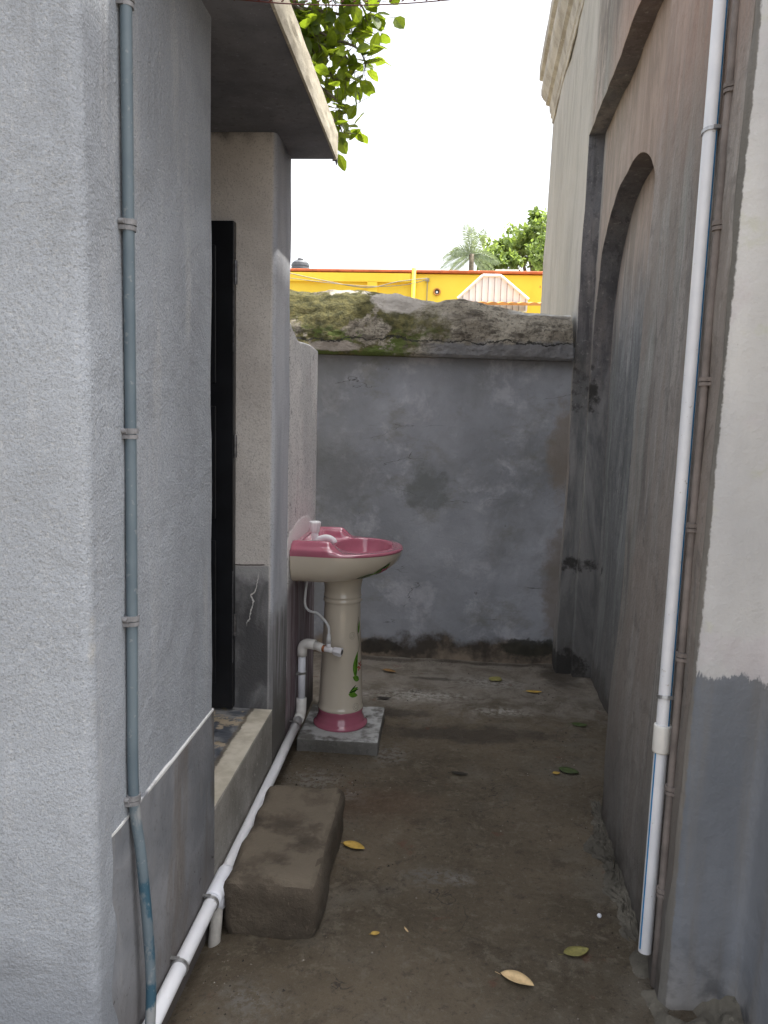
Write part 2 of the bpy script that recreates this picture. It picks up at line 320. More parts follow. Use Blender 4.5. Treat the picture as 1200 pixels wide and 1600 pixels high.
def mat_cement(name, lo, hi, top=None, bs=1.0):
    m = Mat(name)
    a = m.noise(6, 6, .6); f = m.noise(50, 6, .7)
    c = m.mix(m.band(a, .35, .65), lo, hi)
    c = m.mix(m.mul(m.band(f, .55, .7), .5), c, tuple(x*.45 for x in lo))
    c = m.mix(m.mul(m.band(m.noise(26, 6, .75, off=(3, 3, 3)), .60, .68), .6), c, tuple(min(1, x*1.6) for x in hi)); grit = m.mul(m.band(m.noise(110, 4, .8, off=(3, 3, 3)), .64, .69), .6)
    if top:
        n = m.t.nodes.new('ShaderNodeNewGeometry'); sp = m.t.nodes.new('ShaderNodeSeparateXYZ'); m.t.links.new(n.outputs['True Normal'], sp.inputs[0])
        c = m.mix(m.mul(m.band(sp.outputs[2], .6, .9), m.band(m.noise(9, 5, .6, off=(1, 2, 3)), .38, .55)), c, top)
    c = m.mix(grit, c, tuple(min(1, x*2.6) for x in hi))
    m.bump(a, .3*bs, .02); m.bump(f, .6*bs, .006); m.bump(m.noise(160, 3), .3, .002)
    return m.done(c, .9)
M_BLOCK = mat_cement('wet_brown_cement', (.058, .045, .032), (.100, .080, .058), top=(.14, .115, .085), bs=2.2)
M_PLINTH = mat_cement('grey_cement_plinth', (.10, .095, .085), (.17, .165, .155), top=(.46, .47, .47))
M_STEP = mat_cement('step_cement', (.20, .19, .17), (.30, .285, .26))
M_SLAB = mat_cement('slab_soffit_cement', (.13, .135, .16), (.19, .195, .22), bs=.5)
M_FASCIA = mat_cement('cream_fascia', (.42, .38, .30), (.60, .56, .46))
M_RUBBLE = mat_cement('broken_mortar', (.075, .068, .055), (.14, .128, .105))

def mat_steptop():
    m = Mat('doorstep_top')
    e = m.math('ADD', m.X, m.mul(m.math('SUBTRACT', m.noise(16, 6, .7), .5), .035))
    inn = m.mix(m.band(m.noise(8, 6, .65, dist=.8), .38, .60), (.07, .08, .10), (.26, .26, .26))
    inn = m.mix(m.band(m.noise(11, 5, .6, off=(2, 2, 2)), .56, .62), inn, (.36, .30, .22))
    inn = m.mix(m.band(m.noise(60, 3, .6), .70, .73), inn, (.02, .02, .02))
    edge = m.mix(m.band(m.noise(18, 5), .35, .65), (.42, .385, .31), (.56, .52, .44))
    c = m.mix(m.band(e, -.672, -.668), inn, edge)
    c = m.mix(m.mul(m.band(m.math('ABSOLUTE', m.math('ADD', e, .675)), .012, .003), .8), c, (.12, .10, .075))
    m.bump(m.noise(30, 6, .7), .5, .005)
    return m.done(c, m.band(m.noise(8, 5), .4, .6, .35, .8))
M_STEPTOP = mat_steptop()

# ---- small stuff
M_PVC = plain('white_pvc', (.74, .76, .82), .32, .05, 14)
M_PVC2 = plain('ivory_pvc_fitting', (.74, .73, .70), .35, .05, 20)
M_STUB = plain('dirty_white_pvc', (.42, .40, .37), .6, .2, 25, .3)
M_BLUESTRIPE = plain('blue_print_stripe', (.02, .22, .50), .4)
def mat_dirtypvc():
    m = Mat('white_pvc_splashed')
    c = m.mix(m.band(m.noise(9, 4), .35, .65), (.72, .745, .80), (.80, .815, .86))
    c = m.mix(m.mul(m.band(m.noise(45, 5, .7), .64, .69), .6), c, (.35, .30, .24))
    c = m.mix(m.mul(m.band(m.Z, .35, .0), .35), c, (.45, .43, .42))
    return m.done(c, .35)
M_PVCR = mat_dirtypvc()
def mat_conduit():
    m = Mat('grey_blue_conduit')
    c = m.mix(m.band(m.noise(6, 5), .35, .65), (.085, .118, .145), (.12, .158, .185))
    c = m.mix(m.mul(m.band(m.noise(9, 6, .65, st=(1, 1, .4), off=(2, 1, 1)), .5, .6), m.band(m.Z, .75, .6)), c, (.24, .25, .255))
    c = m.mix(m.mul(m.band(m.noise(9, 6, .65, st=(1, 1, .6), off=(6, 1, 1)), .46, .52), m.mul(m.band(m.Z, .6, .5), m.band(m.Z, .08, .16))), c, (.028, .08, .12))
    c = m.mix(m.mul(m.band(m.noise(70, 4), .6, .7), .4), c, (.3, .31, .31))
    m.bump(m.noise(40, 4), .2, .003)
    return m.done(c, .6)
M_COND = mat_conduit()
M_CLIPG = plain('grey_painted_clip', (.19, .19, .20), .6, .2, 60, .3)
M_CONDB = plain('brown_painted_conduit', (.185, .160, .150), .75, .25, 12, .5)
M_METAL = plain('zinc_clip', (.42, .42, .42), .38, .2, 60, Metallic=.85)
M_BRASS = plain('rusty_brass_nipple', (.33, .12, .05), .6, .3, 80)
M_HOSE = plain('white_hose', (.60, .61, .62), .35, .06, 30)
M_TAP = plain('white_plastic_tap', (.80, .79, .82), .28, .03, 20)
M_DARK = plain('dark_hole', (.01, .01, .01), .8)
M_PINK = plain('pink_glaze', (.40, .12, .175), .08, .10, 5, Coat_Weight=.6)
M_CREAM = plain('cream_glaze', (.58, .52, .43), .09, .05, 4, Coat_Weight=.6)
M_GREEN = plain('green_enamel', (.10, .24, .025), .15, .35, 60)
M_DGREEN = plain('dark_green_enamel', (.012, .045, .01), .15, .3, 60)
M_RED = plain('red_enamel', (.33, .06, .04), .15, .3, 90)
M_MAG = plain('magenta_enamel', (.40, .08, .14), .15, .5, 90)
M_DOOR = plain('black_door_paint', (.008, .009, .012), .34, .3, 10, .15)
M_EDGE = plain('door_steel_edge', (.13, .13, .14), .4, .4, 60, Metallic=.6)
M_WIRE = plain('red_brown_wire', (.10, .02, .02), .6)
M_GWIRE = plain('grey_wire', (.30, .27, .22), .6)
def mat_yellow():
    m = Mat('yellow_wall_paint')
    c = m.mix(m.band(m.noise(.8, 5), .35, .65), (.90, .63, .05), (.93, .69, .07))
    c = m.mix(m.mul(m.band(m.noise(5, 5, .6, st=(1, 1, .15)), .55, .75), .2), c, (.70, .34, .02))
    m.bump(m.noise(20, 4), .15, .01)
    return m.done(c, .7)
M_YEL = mat_yellow()
M_ORANGE = plain('orange_tile', (.55, .24, .06), .7, .2, 6)
M_REDTRIM = plain('red_trim', (.55, .14, .05), .7, .2, 6)
M_SHEET = plain('white_corrugated_sheet', (.78, .83, .86), .5, .05, 3)
M_TANK = plain('black_tank_plastic', (.07, .075, .085), .5, .2, 5)

def mat_leaf(name, c1, c2, trans=.5, sc=1.5, gloss=.4):
    m = Mat(name)
    n = m.noise(sc, 3); n2 = m.noise(sc*14, 2)
    c = m.mix(m.band(n, .35, .65), c1, c2); c = m.mix(m.mul(m.band(n2, .4, .65), .5), c, tuple(x*.55 for x in c1))
    m.done(c, gloss)
    tr = m.t.nodes.new('ShaderNodeBsdfTranslucent'); mx = m.t.nodes.new('ShaderNodeMixShader'); mx.inputs[0].default_value = trans
    cc = m.mix(.35, c, (.35, .45, .02)); m.t.links.new(cc, tr.inputs[0])
    m.t.links.new(m.bsdf.outputs[0], mx.inputs[1]); m.t.links.new(tr.outputs[0], mx.inputs[2]); m.t.links.new(mx.outputs[0], m.out.inputs[0])
    return m.m
M_LEAF = mat_leaf('broad_leaf', (.085, .145, .012), (.19, .25, .02), .6, 5)
M_LEAF2 = mat_leaf('far_tree_leaf', (.17, .25, .08), (.32, .42, .14), .5, .9)
M_PALM = mat_leaf('palm_leaf', (.20, .26, .17), (.28, .34, .22), .4, 1)
M_BARK = plain('bark', (.13, .11, .08), .9, .3, 20, .6)

# ------------------------------------------------------------------ mesh helpers
def link(name, me, mat, parent=None, smooth=False, bevel=0, seg=2):
    o = bpy.data.objects.new(name, me); COL.objects.link(o)
    for mm in (mat if isinstance(mat, (list, tuple)) else [mat]): me.materials.append(mm)
    if parent: o.parent = parent; o.matrix_parent_inverse = parent.matrix_world.inverted() if False else Matrix.Translation(-parent.location)
    if smooth:
        for p in me.polygons: p.use_smooth = True
    if bevel:
        b = o.modifiers.new('bevel', 'BEVEL'); b.width = bevel; b.segments = seg; b.limit_method = 'ANGLE'; b.angle_limit = R(35)
        wn = o.modifiers.new('normals', 'WEIGHTED_NORMAL'); wn.weight = 60
        if smooth: wn.keep_sharp = False
    return o
def obj(name, bm, mat, parent=None, **kw):
    bmesh.ops.recalc_face_normals(bm, faces=bm.faces[:])
    me = bpy.data.meshes.new(name); bm.to_mesh(me); bm.free()
    return link(name, me, mat, parent, **kw)
def tag(o, label=None, cat=None, group=None, kind=None):
    if label: o['label'] = label
    if cat: o['category'] = cat
    if group: o['group'] = group
    if kind: o['kind'] = kind
    return o
def thing(name, label, cat, loc=(0, 0, 0), group=None):
    o = bpy.data.objects.new(name, None); COL.objects.link(o); o.location = loc; o.empty_display_size = .1
    return tag(o, label, cat, group)
def box(bm, a, b, mi=0):
    x0, y0, z0 = a; x1, y1, z1 = b
    v = [bm.verts.new(p) for p in ((x0, y0, z0), (x1, y0, z0), (x1, y1, z0), (x0, y1, z0), (x0, y0, z1), (x1, y0, z1), (x1, y1, z1), (x0, y1, z1))]
    for f in ((3, 2, 1, 0), (4, 5, 6, 7), (0, 1, 5, 4), (1, 2, 6, 5), (2, 3, 7, 6), (3, 0, 4, 7)):
        bm.faces.new([v[i] for i in f]).material_index = mi
    return v
def BM(): return bmesh.new()
def boxo(name, a, b, mat, parent=None, **kw):
    bm = BM(); box(bm, a, b); return obj(name, bm, mat, parent, **kw)
def tube(bm, pts, r, n=14, cap=True, closed=False):
    pts = [Vector(p) for p in pts]; rr = r if isinstance(r, (list, tuple)) else [r]*len(pts)
    rings = []; up = None
    for i, p in enumerate(pts):
        if closed: t = (pts[(i+1) % len(pts)]-pts[i-1])
        else: t = (pts[min(i+1, len(pts)-1)]-pts[max(i-1, 0)])
        t.normalize()
        if up is None:
            up = Vector((0, 0, 1)) if abs(t.z) < .9 else Vector((1, 0, 0))
        s = t.cross(up).normalized(); up = s.cross(t).normalized()
        rings.append([bm.verts.new(p + (s*math.cos(2*math.pi*k/n)+up*math.sin(2*math.pi*k/n))*rr[i]) for k in range(n)])
    m = len(rings)
    for i in range(m if closed else m-1):
        A, B = rings[i], rings[(i+1) % m]
        for k in range(n): bm.faces.new((A[k], A[(k+1) % n], B[(k+1) % n], B[k]))
    if cap and not closed:
        bm.faces.new(rings[0][::-1]); bm.faces.new(rings[-1])
def arc(pts, rad=.03, n=6):
    """round the corners of a polyline"""
    pts = [Vector(p) for p in pts]; out = [pts[0]]
    for i in range(1, len(pts)-1):
        a, b, c = pts[i-1:i+2]; d1 = (a-b).normalized(); d2 = (c-b).normalized()
        for k in range(n+1):
            t = k/n; out.append((b+d1*rad)*(1-t)**2 + b*2*t*(1-t) + (b+d2*rad)*t*t)
    return out + [pts[-1]]
def lathe(bm, prof, c, n=48, axis='z', sx=1, sy=1):
    rings = []
    for r, z in prof:
        rings.append([bm.verts.new((c[0]+r*sx*math.cos(2*math.pi*k/n), c[1]+r*sy*math.sin(2*math.pi*k/n), c[2]+z)) for k in range(n)])
    for A, B in zip(rings, rings[1:]):
        for k in range(n): bm.faces.new((A[k], A[(k+1) % n], B[(k+1) % n], B[k]))
    bm.faces.new(rings[0][::-1]); bm.faces.new(rings[-1])
def sm(x, a, b):
    t = max(0, min(1, (x-a)/(b-a))); return t*t*(3-2*t)
def fbm(p, s, o=3): return mn.fractal(Vector(p)*s, 1.0, 2.0, o)
def rough_block(name, a, b, mat, parent=None, cut=18, rad=.03, amp=.006, sc=6, taper=0):
    """a worn cement block: dense box with rounded edges and uneven faces"""
    bm = BM(); box(bm, a, b)
    bmesh.ops.bevel(bm, geom=bm.edges[:], offset=rad, segments=4, profile=.5, affect='EDGES')
    for _ in range(4):
        es = [e for e in bm.edges if e.calc_length() > max(.025, max(b[i]-a[i] for i in range(3))/cut)]
        if not es: break
        bmesh.ops.subdivide_edges(bm, edges=es, cuts=1, use_grid_fill=True)
    bmesh.ops.triangulate(bm, faces=bm.faces[:])
    bm.normal_update()
    for v in bm.verts:
        n = fbm(v.co, sc)+.4*fbm(v.co+Vector((3, 1, 2)), sc*4); v.co += v.normal*n*amp
    return obj(name, bm, mat, parent, smooth=True)
def grid_face(bm, P, nu, nv, skip=None):
    """P(i/nu, j/nv) -> point"""
    vs_ = [[bm.verts.new(P(i/nu, j/nv)) for j in range(nv+1)] for i in range(nu+1)]
    for i in range(nu):
        for j in range(nv): bm.faces.new((vs_[i][j], vs_[i+1][j], vs_[i+1][j+1], vs_[i][j+1]))
    return vs_

# ------------------------------------------------------------------ setting: ground
bm = BM()
def FZ(x, y):
    z = .010*fbm((x, y, 0), 1.4) + .004*fbm((x, y, 3), 7) + .0016*fbm((x, y, 7), 28)
    # silted edges against the walls
    z -= .022*sm(-x, .50, .60)*sm(y, 2.6, 2.0)
    z += .012*sm(x, .42, .62)*(.5+fbm((x, y, 2), 5)) + .02*sm(x, .5, .75)*sm(y, 2.1, 1.7)
    return z
grid_face(bm, lambda a, b: (-1.9+3.6*a, .3+4.5*b, FZ(-1.9+3.6*a, .3+4.5*b)), 240, 300)
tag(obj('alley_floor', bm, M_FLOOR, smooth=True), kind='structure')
bm = BM(); v = [bm.verts.new(p) for p in ((-400, -400, -.03), (400, -400, -.03), (400, 700, -.03), (-400, 700, -.03))]; bm.faces.new(v)
M_GROUND = plain('yard_earth', (.16, .135, .10), .95, .25, .8, .3)
tag(obj('ground', bm, M_GROUND), kind='structure')

# ------------------------------------------------------------------ left: outbuilding
XA = -.6
ob = thing('outbuilding', 'small grey plastered outbuilding with an open doorway and a flat concrete roof slab', 'building', (-1.6, 2.2, 0))
def wavy_block(name, a, b, mat, rad=.018, amp=.004):
    """big plaster block with soft, slightly uneven arrises"""
    bm = BM(); box(bm, a, b)
    bmesh.ops.bevel(bm, geom=[e for e in bm.edges if abs(e.verts[0].co.z-e.verts[1].co.z) > .5], offset=rad, segments=4, profile=.5, affect='EDGES')
    for _ in range(6):
        es = [e for e in bm.edges if e.calc_length() > .09 and max(v_.co.x for v_ in e.verts) > XA-.7]
        if not es: break
        bmesh.ops.subdivide_edges(bm, edges=es, cuts=1, use_grid_fill=True)
    bmesh.ops.triangulate(bm, faces=bm.faces[:]); bm.normal_update()
    for v_ in bm.verts: v_.co += Vector((v_.normal.x, v_.normal.y, 0))*amp*fbm(v_.co, 3.2)
    o = obj(name, bm, mat, ob, smooth=True); wn = o.modifiers.new('normals', 'WEIGHTED_NORMAL'); wn.weight = 60; wn.keep_sharp = False
    return o
wavy_block('wall', (-3.2, 1.285, -.05), (XA, 2.02, 2.72), M_NEAR, .022)
wavy_block('wall', (-3.2, 2.77, -.05), (XA, 3.05, 2.38), M_JAMB, .02)
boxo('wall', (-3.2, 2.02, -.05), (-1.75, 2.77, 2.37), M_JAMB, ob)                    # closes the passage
# dado render of the near wall, proud of the sand finish
bm = BM()
def dp(a, b):
    y = 1.325+(2.012-1.325)*a; z = -.03+.635*b
    return (XA+.0045*sm(a, 0, .10)-.0012*(1-sm(a, 0, .1))+.0018*fbm((y, z, 0), 4), y, z+(.003*fbm((y, 0, 0), 9) if b > .95 else 0))
g1 = grid_face(bm, dp, 40, 40)
fr = [g1[i][40] for i in range(41)]; bk = [bm.verts.new((XA-.01, v_.co.y, v_.co.z+.001)) for v_ in fr]
for i in range(40): bm.faces.new((fr[i], fr[i+1], bk[i+1], bk[i]))
for col_ in (0, 40):
    fr = [g1[col_][j] for j in range(41)]; bk = [bm.verts.new((XA-.01, v_.co.y, v_.co.z)) for v_ in fr]
    for j in range(40): bm.faces.new((fr[j], fr[j+1], bk[j+1], bk[j]))
obj('dado', bm, M_DADO, ob)
# doorstep
st_ = boxo('doorstep', (-1.75, 2.021, -.04), (XA+.002, 2.769, .309), M_STEP, ob, bevel=.006)
bm = BM(); grid_face(bm, lambda a, b: (-1.74+(1.74-.599)*a, 2.023+.744*b, .3135+.002*fbm((a*1.2, b, 0), 6)), 40, 30)
obj('tread', bm, M_STEPTOP, st_)
# roof slab
bm = BM(); box(bm, (-3.3, 1.42, 2.365), (-.436, 3.055, 2.455)); sl_ = obj('roof_slab', bm, M_SLAB, ob, bevel=.006)
bm = BM()
grid_face(bm, lambda a, b: (-.430+.002*fbm((a*3, b, 1), 5), 1.415+1.642*a, 2.360+.102*b+.002*fbm((a*5, 1, b), 3)), 60, 6)
grid_face(bm, lambda a, b: (-.430-.008*a, 1.415+1.642*b, 2.360+.001*a), 1, 60)
grid_face(bm, lambda a, b: (-.430-.03*a, 1.415+1.642*b, 2.462), 1, 60)
grid_face(bm, lambda a, b: (-.430-.02*a, 3.0575, 2.360+.102*b), 1, 2)
obj('fascia', bm, M_FASCIA, sl_)
bm = BM(); tube(bm, [(-.434, 3.05, 2.368), (-.4335, 3.052, 2.345)], [.007, .002], 8); obj('drip_nib', bm, M_SLAB, sl_)
# open black door leaf against the far side of the passage
dr = boxo('door', (-1.42, 2.728, .325), (-.738, 2.762, 2.062), M_DOOR, ob, bevel=.003)
for z0, z1 in ((.42, .95), (1.03, 1.43), (1.51, 1.98)):
    bm = BM()
    for x0, x1 in ((-1.34, -1.12), (-1.04, -.80)):
        box(bm, (x0, 2.722, z0), (x1, 2.7285, z1))
    obj('panel', bm, M_DOOR, dr, bevel=.003)
for z0, z1 in ((.5, .84), (1.62, 1.93)):
    bm = BM(); box(bm, (-.741, 2.7265, z0), (-.737, 2.729, z1)); obj('edge_strip', bm, M_EDGE, dr)
for z in (.6, 1.25, 1.85):
    bm = BM(); tube(bm, [(-.733, 2.735, z), (-.733, 2.735, z+.08)], .006, 10); obj('hinge', bm, M_EDGE, dr)

# ------------------------------------------------------------------ low plastered wall that carries the basin
bm = BM()
prof = [(3.052, -.03), (3.735, -.03), (3.735, 1.712)] + [(3.735-.02-.60*t, 1.714+.006*math.sin(t*5)+.03*sm(t, .8, 1.0)) for t in [i/14 for i in range(15)]] + [(3.052, 1.765)]
f1 = [bm.verts.new((XA-.002, y, z)) for y, z in prof]; f2 = [bm.verts.new((XA-.13, y, z)) for y, z in prof]
bm.faces.new(f1); bm.faces.new(f2[::-1])
for i in range(len(prof)): bm.faces.new((f1[i], f1[i-1], f2[i-1], f2[i]))
tag(obj('low_wall', bm, M_PANEL, bevel=.008, seg=3), 'low pale speckled plaster wall behind the pink wash basin', 'wall')

# ------------------------------------------------------------------ boundary wall at the back with mossy coping
bw = thing('boundary_wall', 'blue-grey plastered boundary wall closing the alley under a mossy rounded coping', 'wall', (0, 4.6, 0))
bm = BM()
grid_face(bm, lambda a, b: (-2.6+3.32*a, 4.50+.009*fbm((a*3.3, 0, b*1.8), 2)+.002*fbm((a*3.3, 2, b*1.8), 14)+.012*sm(b, .12, .02)*fbm((a*9, 1, 0), 2), -.04+1.86*b), 170, 100)
box(bm, (-2.6, 4.53, -.04), (.72, 4.72, 1.80)); obj('wall', bm, M_BACK, bw, smooth=True)
def cope(a, b):
    x = -2.6+3.30*a
    th = b
    zt = 2.135-.04*sm(x, -.6, .05)-.07*sm(x, .0, .55)+.012*fbm((x, 0, 0), 3)
    zb = 1.748-.010*x
    H_ = zt-zb
    # section: lip, steep face, round shoulder, top, back
    sec = [(4.52, 0), (4.425, 0.0), (4.415, .05), (4.42, .18), (4.43, .36), (4.45, .54), (4.485, .72), (4.53, .87), (4.60, .97), (4.70, 1.0), (4.80, .95), (4.86, .75), (4.86, .2), (4.86, 0), (4.72, 0)]
    f = b*(len(sec)-1); i = min(int(f), len(sec)-2); t = f-i
    y = sec[i][0]*(1-t)+sec[i+1][0]*t; hh = sec[i][1]*(1-t)+sec[i+1][1]*t
    p = Vector((x, y, zb+hh*H_))
    n = fbm(p, 3.5)*.020+fbm(p+Vector((5, 0, 0)), 13)*.008+fbm(p, 45)*.003
    k = sm(hh, 0, .12)
    return (p.x, p.y-n*k*.9, p.z+n*k*.7)
bm = BM(); grid_face(bm, cope, 360, 130); obj('coping', bm, M_COPE, bw, smooth=True)

# ------------------------------------------------------------------ right: old building, slightly splayed and battered
X0, A_, B_ = .578, .042, .02
kk = math.hypot(1, A_)
def W(u, off, z): return Vector((X0+(A_*u+off)/kk+B_*z, 1.96+(u-A_*off)/kk, z))
oldb = thing('old_building', 'tall stained old building with arched niche and moulded cornice on the right of the alley', 'building', (1.6, 3.5, 0))
U0, U1, UR0, UR1, ZR = -.17, 5.45, .72, 2.56, 2.98
D1, D2 = .085, .19
ZT = 4.62
def plate(bm, outer, hole, off, depth, mi=0):
    """sheet with a hole plus the reveal behind the hole edge; ring points matched one to one"""
    n = len(outer)
    o_ = [bm.verts.new((u, off, z)) for u, z in outer]; h_ = [bm.verts.new((u, off, z)) for u, z in hole]; hb = [bm.verts.new((u, off+depth, z)) for u, z in hole]
    for i in range(n-1):
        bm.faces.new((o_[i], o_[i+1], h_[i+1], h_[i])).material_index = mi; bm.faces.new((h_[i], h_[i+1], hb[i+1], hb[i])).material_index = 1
def path(pts, m):
    L = [0]
    for a, b in zip(pts, pts[1:]): L.append(L[-1]+math.hypot(b[0]-a[0], b[1]-a[1]))
    out = []
    for k in range(m):
        s_ = L[-1]*k/(m-1); i = max(j for j in range(len(L)-1) if L[j] <= s_+1e-9)
        t = (s_-L[i])/(L[i+1]-L[i]); out.append((pts[i][0]*(1-t)+pts[i+1][0]*t, pts[i][1]*(1-t)+pts[i+1][1]*t))
    return out
bm = BM()
zb = -.06
def seg(a, b, n): return [(a[0]+(b[0]-a[0])*i/n, a[1]+(b[1]-a[1])*i/n) for i in range(n)]
# rounded-corner recess
hole = seg((UR0, zb), (UR0, ZR), 30)+seg((UR0, ZR), (UR1+.07, ZR), 20)+seg((UR1+.07, ZR), (2.36, zb), 30)+[(2.36, zb)]
outer = seg((U0, zb), (U0, ZT), 30)+seg((U0, ZT), (U1, ZT), 20)+seg((U1, ZT), (U1, zb), 30)+[(U1, zb)]
plate(bm, outer, hole, 0, D1)
# arch in the recess back
UC, HW, ZS, RISE = 1.75, .74, 1.88, .66
arch = seg((UC-HW, zb), (UC-HW, ZS), 16)
for i in range(41):
    t = math.pi-math.pi*i/40; e = 2/2.35
    arch.append((UC+HW*math.copysign(abs(math.cos(t))**e, math.cos(t)), ZS+RISE*abs(math.sin(t))**e))
arch += seg((UC+HW, ZS), (2.30, zb), 16)[1:]+[(2.30, zb)]
a0, a1 = UR0-.02, UR1+.09
outer2 = seg((a0, zb), (a0, ZR+.02), 16)+path([(a0, ZR+.02), (a1, ZR+.02)], 41)+seg((a1, ZR+.02), (a1, zb), 16)[1:]+[(a1, zb)]
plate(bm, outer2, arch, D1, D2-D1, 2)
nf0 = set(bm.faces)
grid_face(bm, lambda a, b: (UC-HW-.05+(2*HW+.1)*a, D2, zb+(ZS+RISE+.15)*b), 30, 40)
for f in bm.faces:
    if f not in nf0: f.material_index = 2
# subdivide long edges so the plaster can wander
for _ in range(5):
    es = [e for e in bm.edges if e.calc_length() > .13]
    if not es: break
    bmesh.ops.subdivide_edges(bm, edges=es, cuts=1, use_grid_fill=True)
bmesh.ops.triangulate(bm, faces=[f for f in bm.faces if len(f.verts) > 4])
for v_ in bm.verts:
    u, o_, z = v_.co
    n1 = .010*fbm((u, o_*2, z), 1.6)+.003*fbm((u, o_*2, z), 7)
    eu = .006*fbm((7, o_, z), 3)
    v_.co = W(u+eu, o_+n1, z)
bmesh.ops.remove_doubles(bm, verts=bm.verts[:], dist=.0004)
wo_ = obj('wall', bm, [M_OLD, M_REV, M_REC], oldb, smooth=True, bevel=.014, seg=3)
for p in wo_.data.polygons: p.use_smooth = True
# far end and upper closing
bm = BM()
def q(*uoz):
    bm.faces.new([bm.verts.new(W(*p)) for p in uoz])
q((U1, 0, zb), (U1, 3, zb), (U1, 3, ZT), (U1, 0, ZT)); q((U0-.69, .17, ZT), (U1, 0, ZT), (U1, 3, ZT), (U0-.69, 3, ZT)); q((U0-.69, .169, zb), (U0-.69, 3, zb), (U0-.69, 3, ZT), (U0-.69, .169, ZT))
obj('wall', bm, M_OLD, oldb)
# near side of the pier (faces the yard) and the set-back wall, one rounded sheet
bm = BM()
pth = [(U0+.001, -.0), (U0-.006, .004), (U0-.016, .012), (U0-.022, .028)] + [(U0-.024, .028+.132*i/8) for i in range(1, 8)] + [(U0-.026, .150), (U0-.034, .160), (U0-.05, .166)] + [(U0-.05-.04*i, .168) for i in range(1, 17)]
def pp(a, b):
    f = a*(len(pth)-1); i = min(int(f), len(pth)-2); t = f-i
    u = pth[i][0]*(1-t)+pth[i+1][0]*t; o_ = pth[i][1]*(1-t)+pth[i+1][1]*t
    z = -.08+(ZT+.08)*b
    n1 = .005*fbm((u, 5, z), 3)
    if i < 2: n1 = .010*fbm((u, o_*2, z), 1.6)+.003*fbm((u, o_*2, z), 7)
    return W(u+(.002*fbm((u*0+2, o_*3, z), 3) if i > 2 else .006*fbm((7, o_, z), 3)), o_+n1, z)
grid_face(bm, pp, len(pth)-1, 120)
pr = obj('pier_side', bm, M_LIME, oldb, smooth=True); tag(pr, 'limewashed side of the pier with bare grey foot')
# cornice: profile swept along the wall, returned at the far end
cp = [(o_*.85, z_) for o_, z_ in [(0, 3.62), (-.012, 3.62), (-.016, 3.66), (-.03, 3.675), (-.03, 3.70), (-.045, 3.73), (-.05, 3.78), (-.085, 3.80), (-.09, 3.83), (-.115, 3.86), (-.135, 3.90), (-.14, 3.95), (-.125, 4.0), (-.13, 4.02), (-.165, 4.04), (-.17, 4.15), (-.15, 4.18), (0, 4.19)]]
ZC = .43
bm = BM()
rings = []
ulist = [U0-.69+ (U1-U0+.69)*i/60 for i in range(61)]
for u in ulist: rings.append([bm.verts.new(W(u+(0 if u < U1-.01 else -o_), o_+.004*fbm((u, o_*4, z), 4), z+ZC)) for o_, z in cp])
rings.append([bm.verts.new(W(U1-o_, 2.5, z+ZC)) for o_, z in cp])
for A, B in zip(rings, rings[1:]):
    for i in range(len(cp)-1): bm.faces.new((A[i], A[i+1], B[i+1], B[i]))
obj('cornice', bm, M_FASCIA if False else mat_cement('weathered_cornice', (.30, .28, .25), (.46, .44, .40)), oldb, smooth=False, bevel=.004)

# ------------------------------------------------------------------ pipes on the left
def clip(bm, c, axis, r, wall, wid=.008, th=.003):
    """saddle ring round a pipe"""
    c = Vector(c); ax = Vector(axis).normalized(); s_ = ax.cross(Vector(wall)).normalized(); t_ = Vector(wall).normalized()
    rg = []
    for k in range(20):
        a = 2*math.pi*k/20; d = s_*math.cos(a)+t_*math.sin(a)
        rg.append([bm.verts.new(c+d*(r+dr_)+ax*dw) for dr_, dw in ((0, -wid), (th, -wid), (th, wid), (0, wid))])
    for k in range(20):
        A, B = rg[k], rg[(k+1) % 20]
        for i in range(4): bm.faces.new((A[i], A[(i+1) % 4], B[(i+1) % 4], B[i]))
    for sg in (-1, 1):  # ears to the wall
        b0 = c+s_*sg*(r+th)
        pts = [b0+ax*wid, b0-ax*wid, b0-ax*wid+t_*r*1.25, b0+ax*wid+t_*r*1.25]
        q2 = [p+s_*sg*.003 for p in pts]; v1 = [bm.verts.new(p) for p in pts]; v2 = [bm.verts.new(p) for p in q2]
        bm.faces.new(v1); bm.faces.new(v2[::-1])
        for i in range(4): bm.faces.new((v1[i], v1[i-1], v2[i-1], v2[i]))
def sleeve(bm, a, b, r): 
    a = Vector(a); b = Vector(b); d = (b-a)
    tube(bm, [a, a+d*.001, a+d*.06, b-d*.06, b-d*.001, b], [r*.9, r, r*1.04, r*1.04, r, r*.9], 24)

wp = thing('water_pipe', 'white plastic water pipe running low along the outbuilding up to the pink basin', 'pipe', (-.575, 2.2, .1))
PX, PZ, PR = -.574, .105, .0185
RY = 3.245
bm = BM(); tube(bm, [(PX, .9, PZ+.012), (PX, 1.6, PZ+.004), (PX, 2.1, PZ-.002), (PX, 2.7, PZ), (PX, RY-.03, PZ+.01)], PR, 24); obj('pipe', bm, M_PVCR, wp, smooth=True)
bm = BM(); tube(bm, [(PX, RY, .16), (PX, RY, .39)], .0165, 24); obj('riser', bm, M_PVC, wp, smooth=True)
bm = BM(); tube(bm, arc([(PX, RY-.07, PZ+.008), (PX, RY, PZ+.012), (PX, RY, .185)], .04), .0225, 24); obj('elbow', bm, M_PVC2, wp, smooth=True)
e2 = arc([(PX, RY, .375), (PX, RY, .432), (PX+.06, RY-.02, .432)], .035)
bm = BM(); tube(bm, e2, .0215, 24); obj('elbow', bm, M_PVC2, wp, smooth=True)
V0 = Vector((PX+.055, RY-.018, .432)); V1 = Vector((-.478, 3.205, .424))
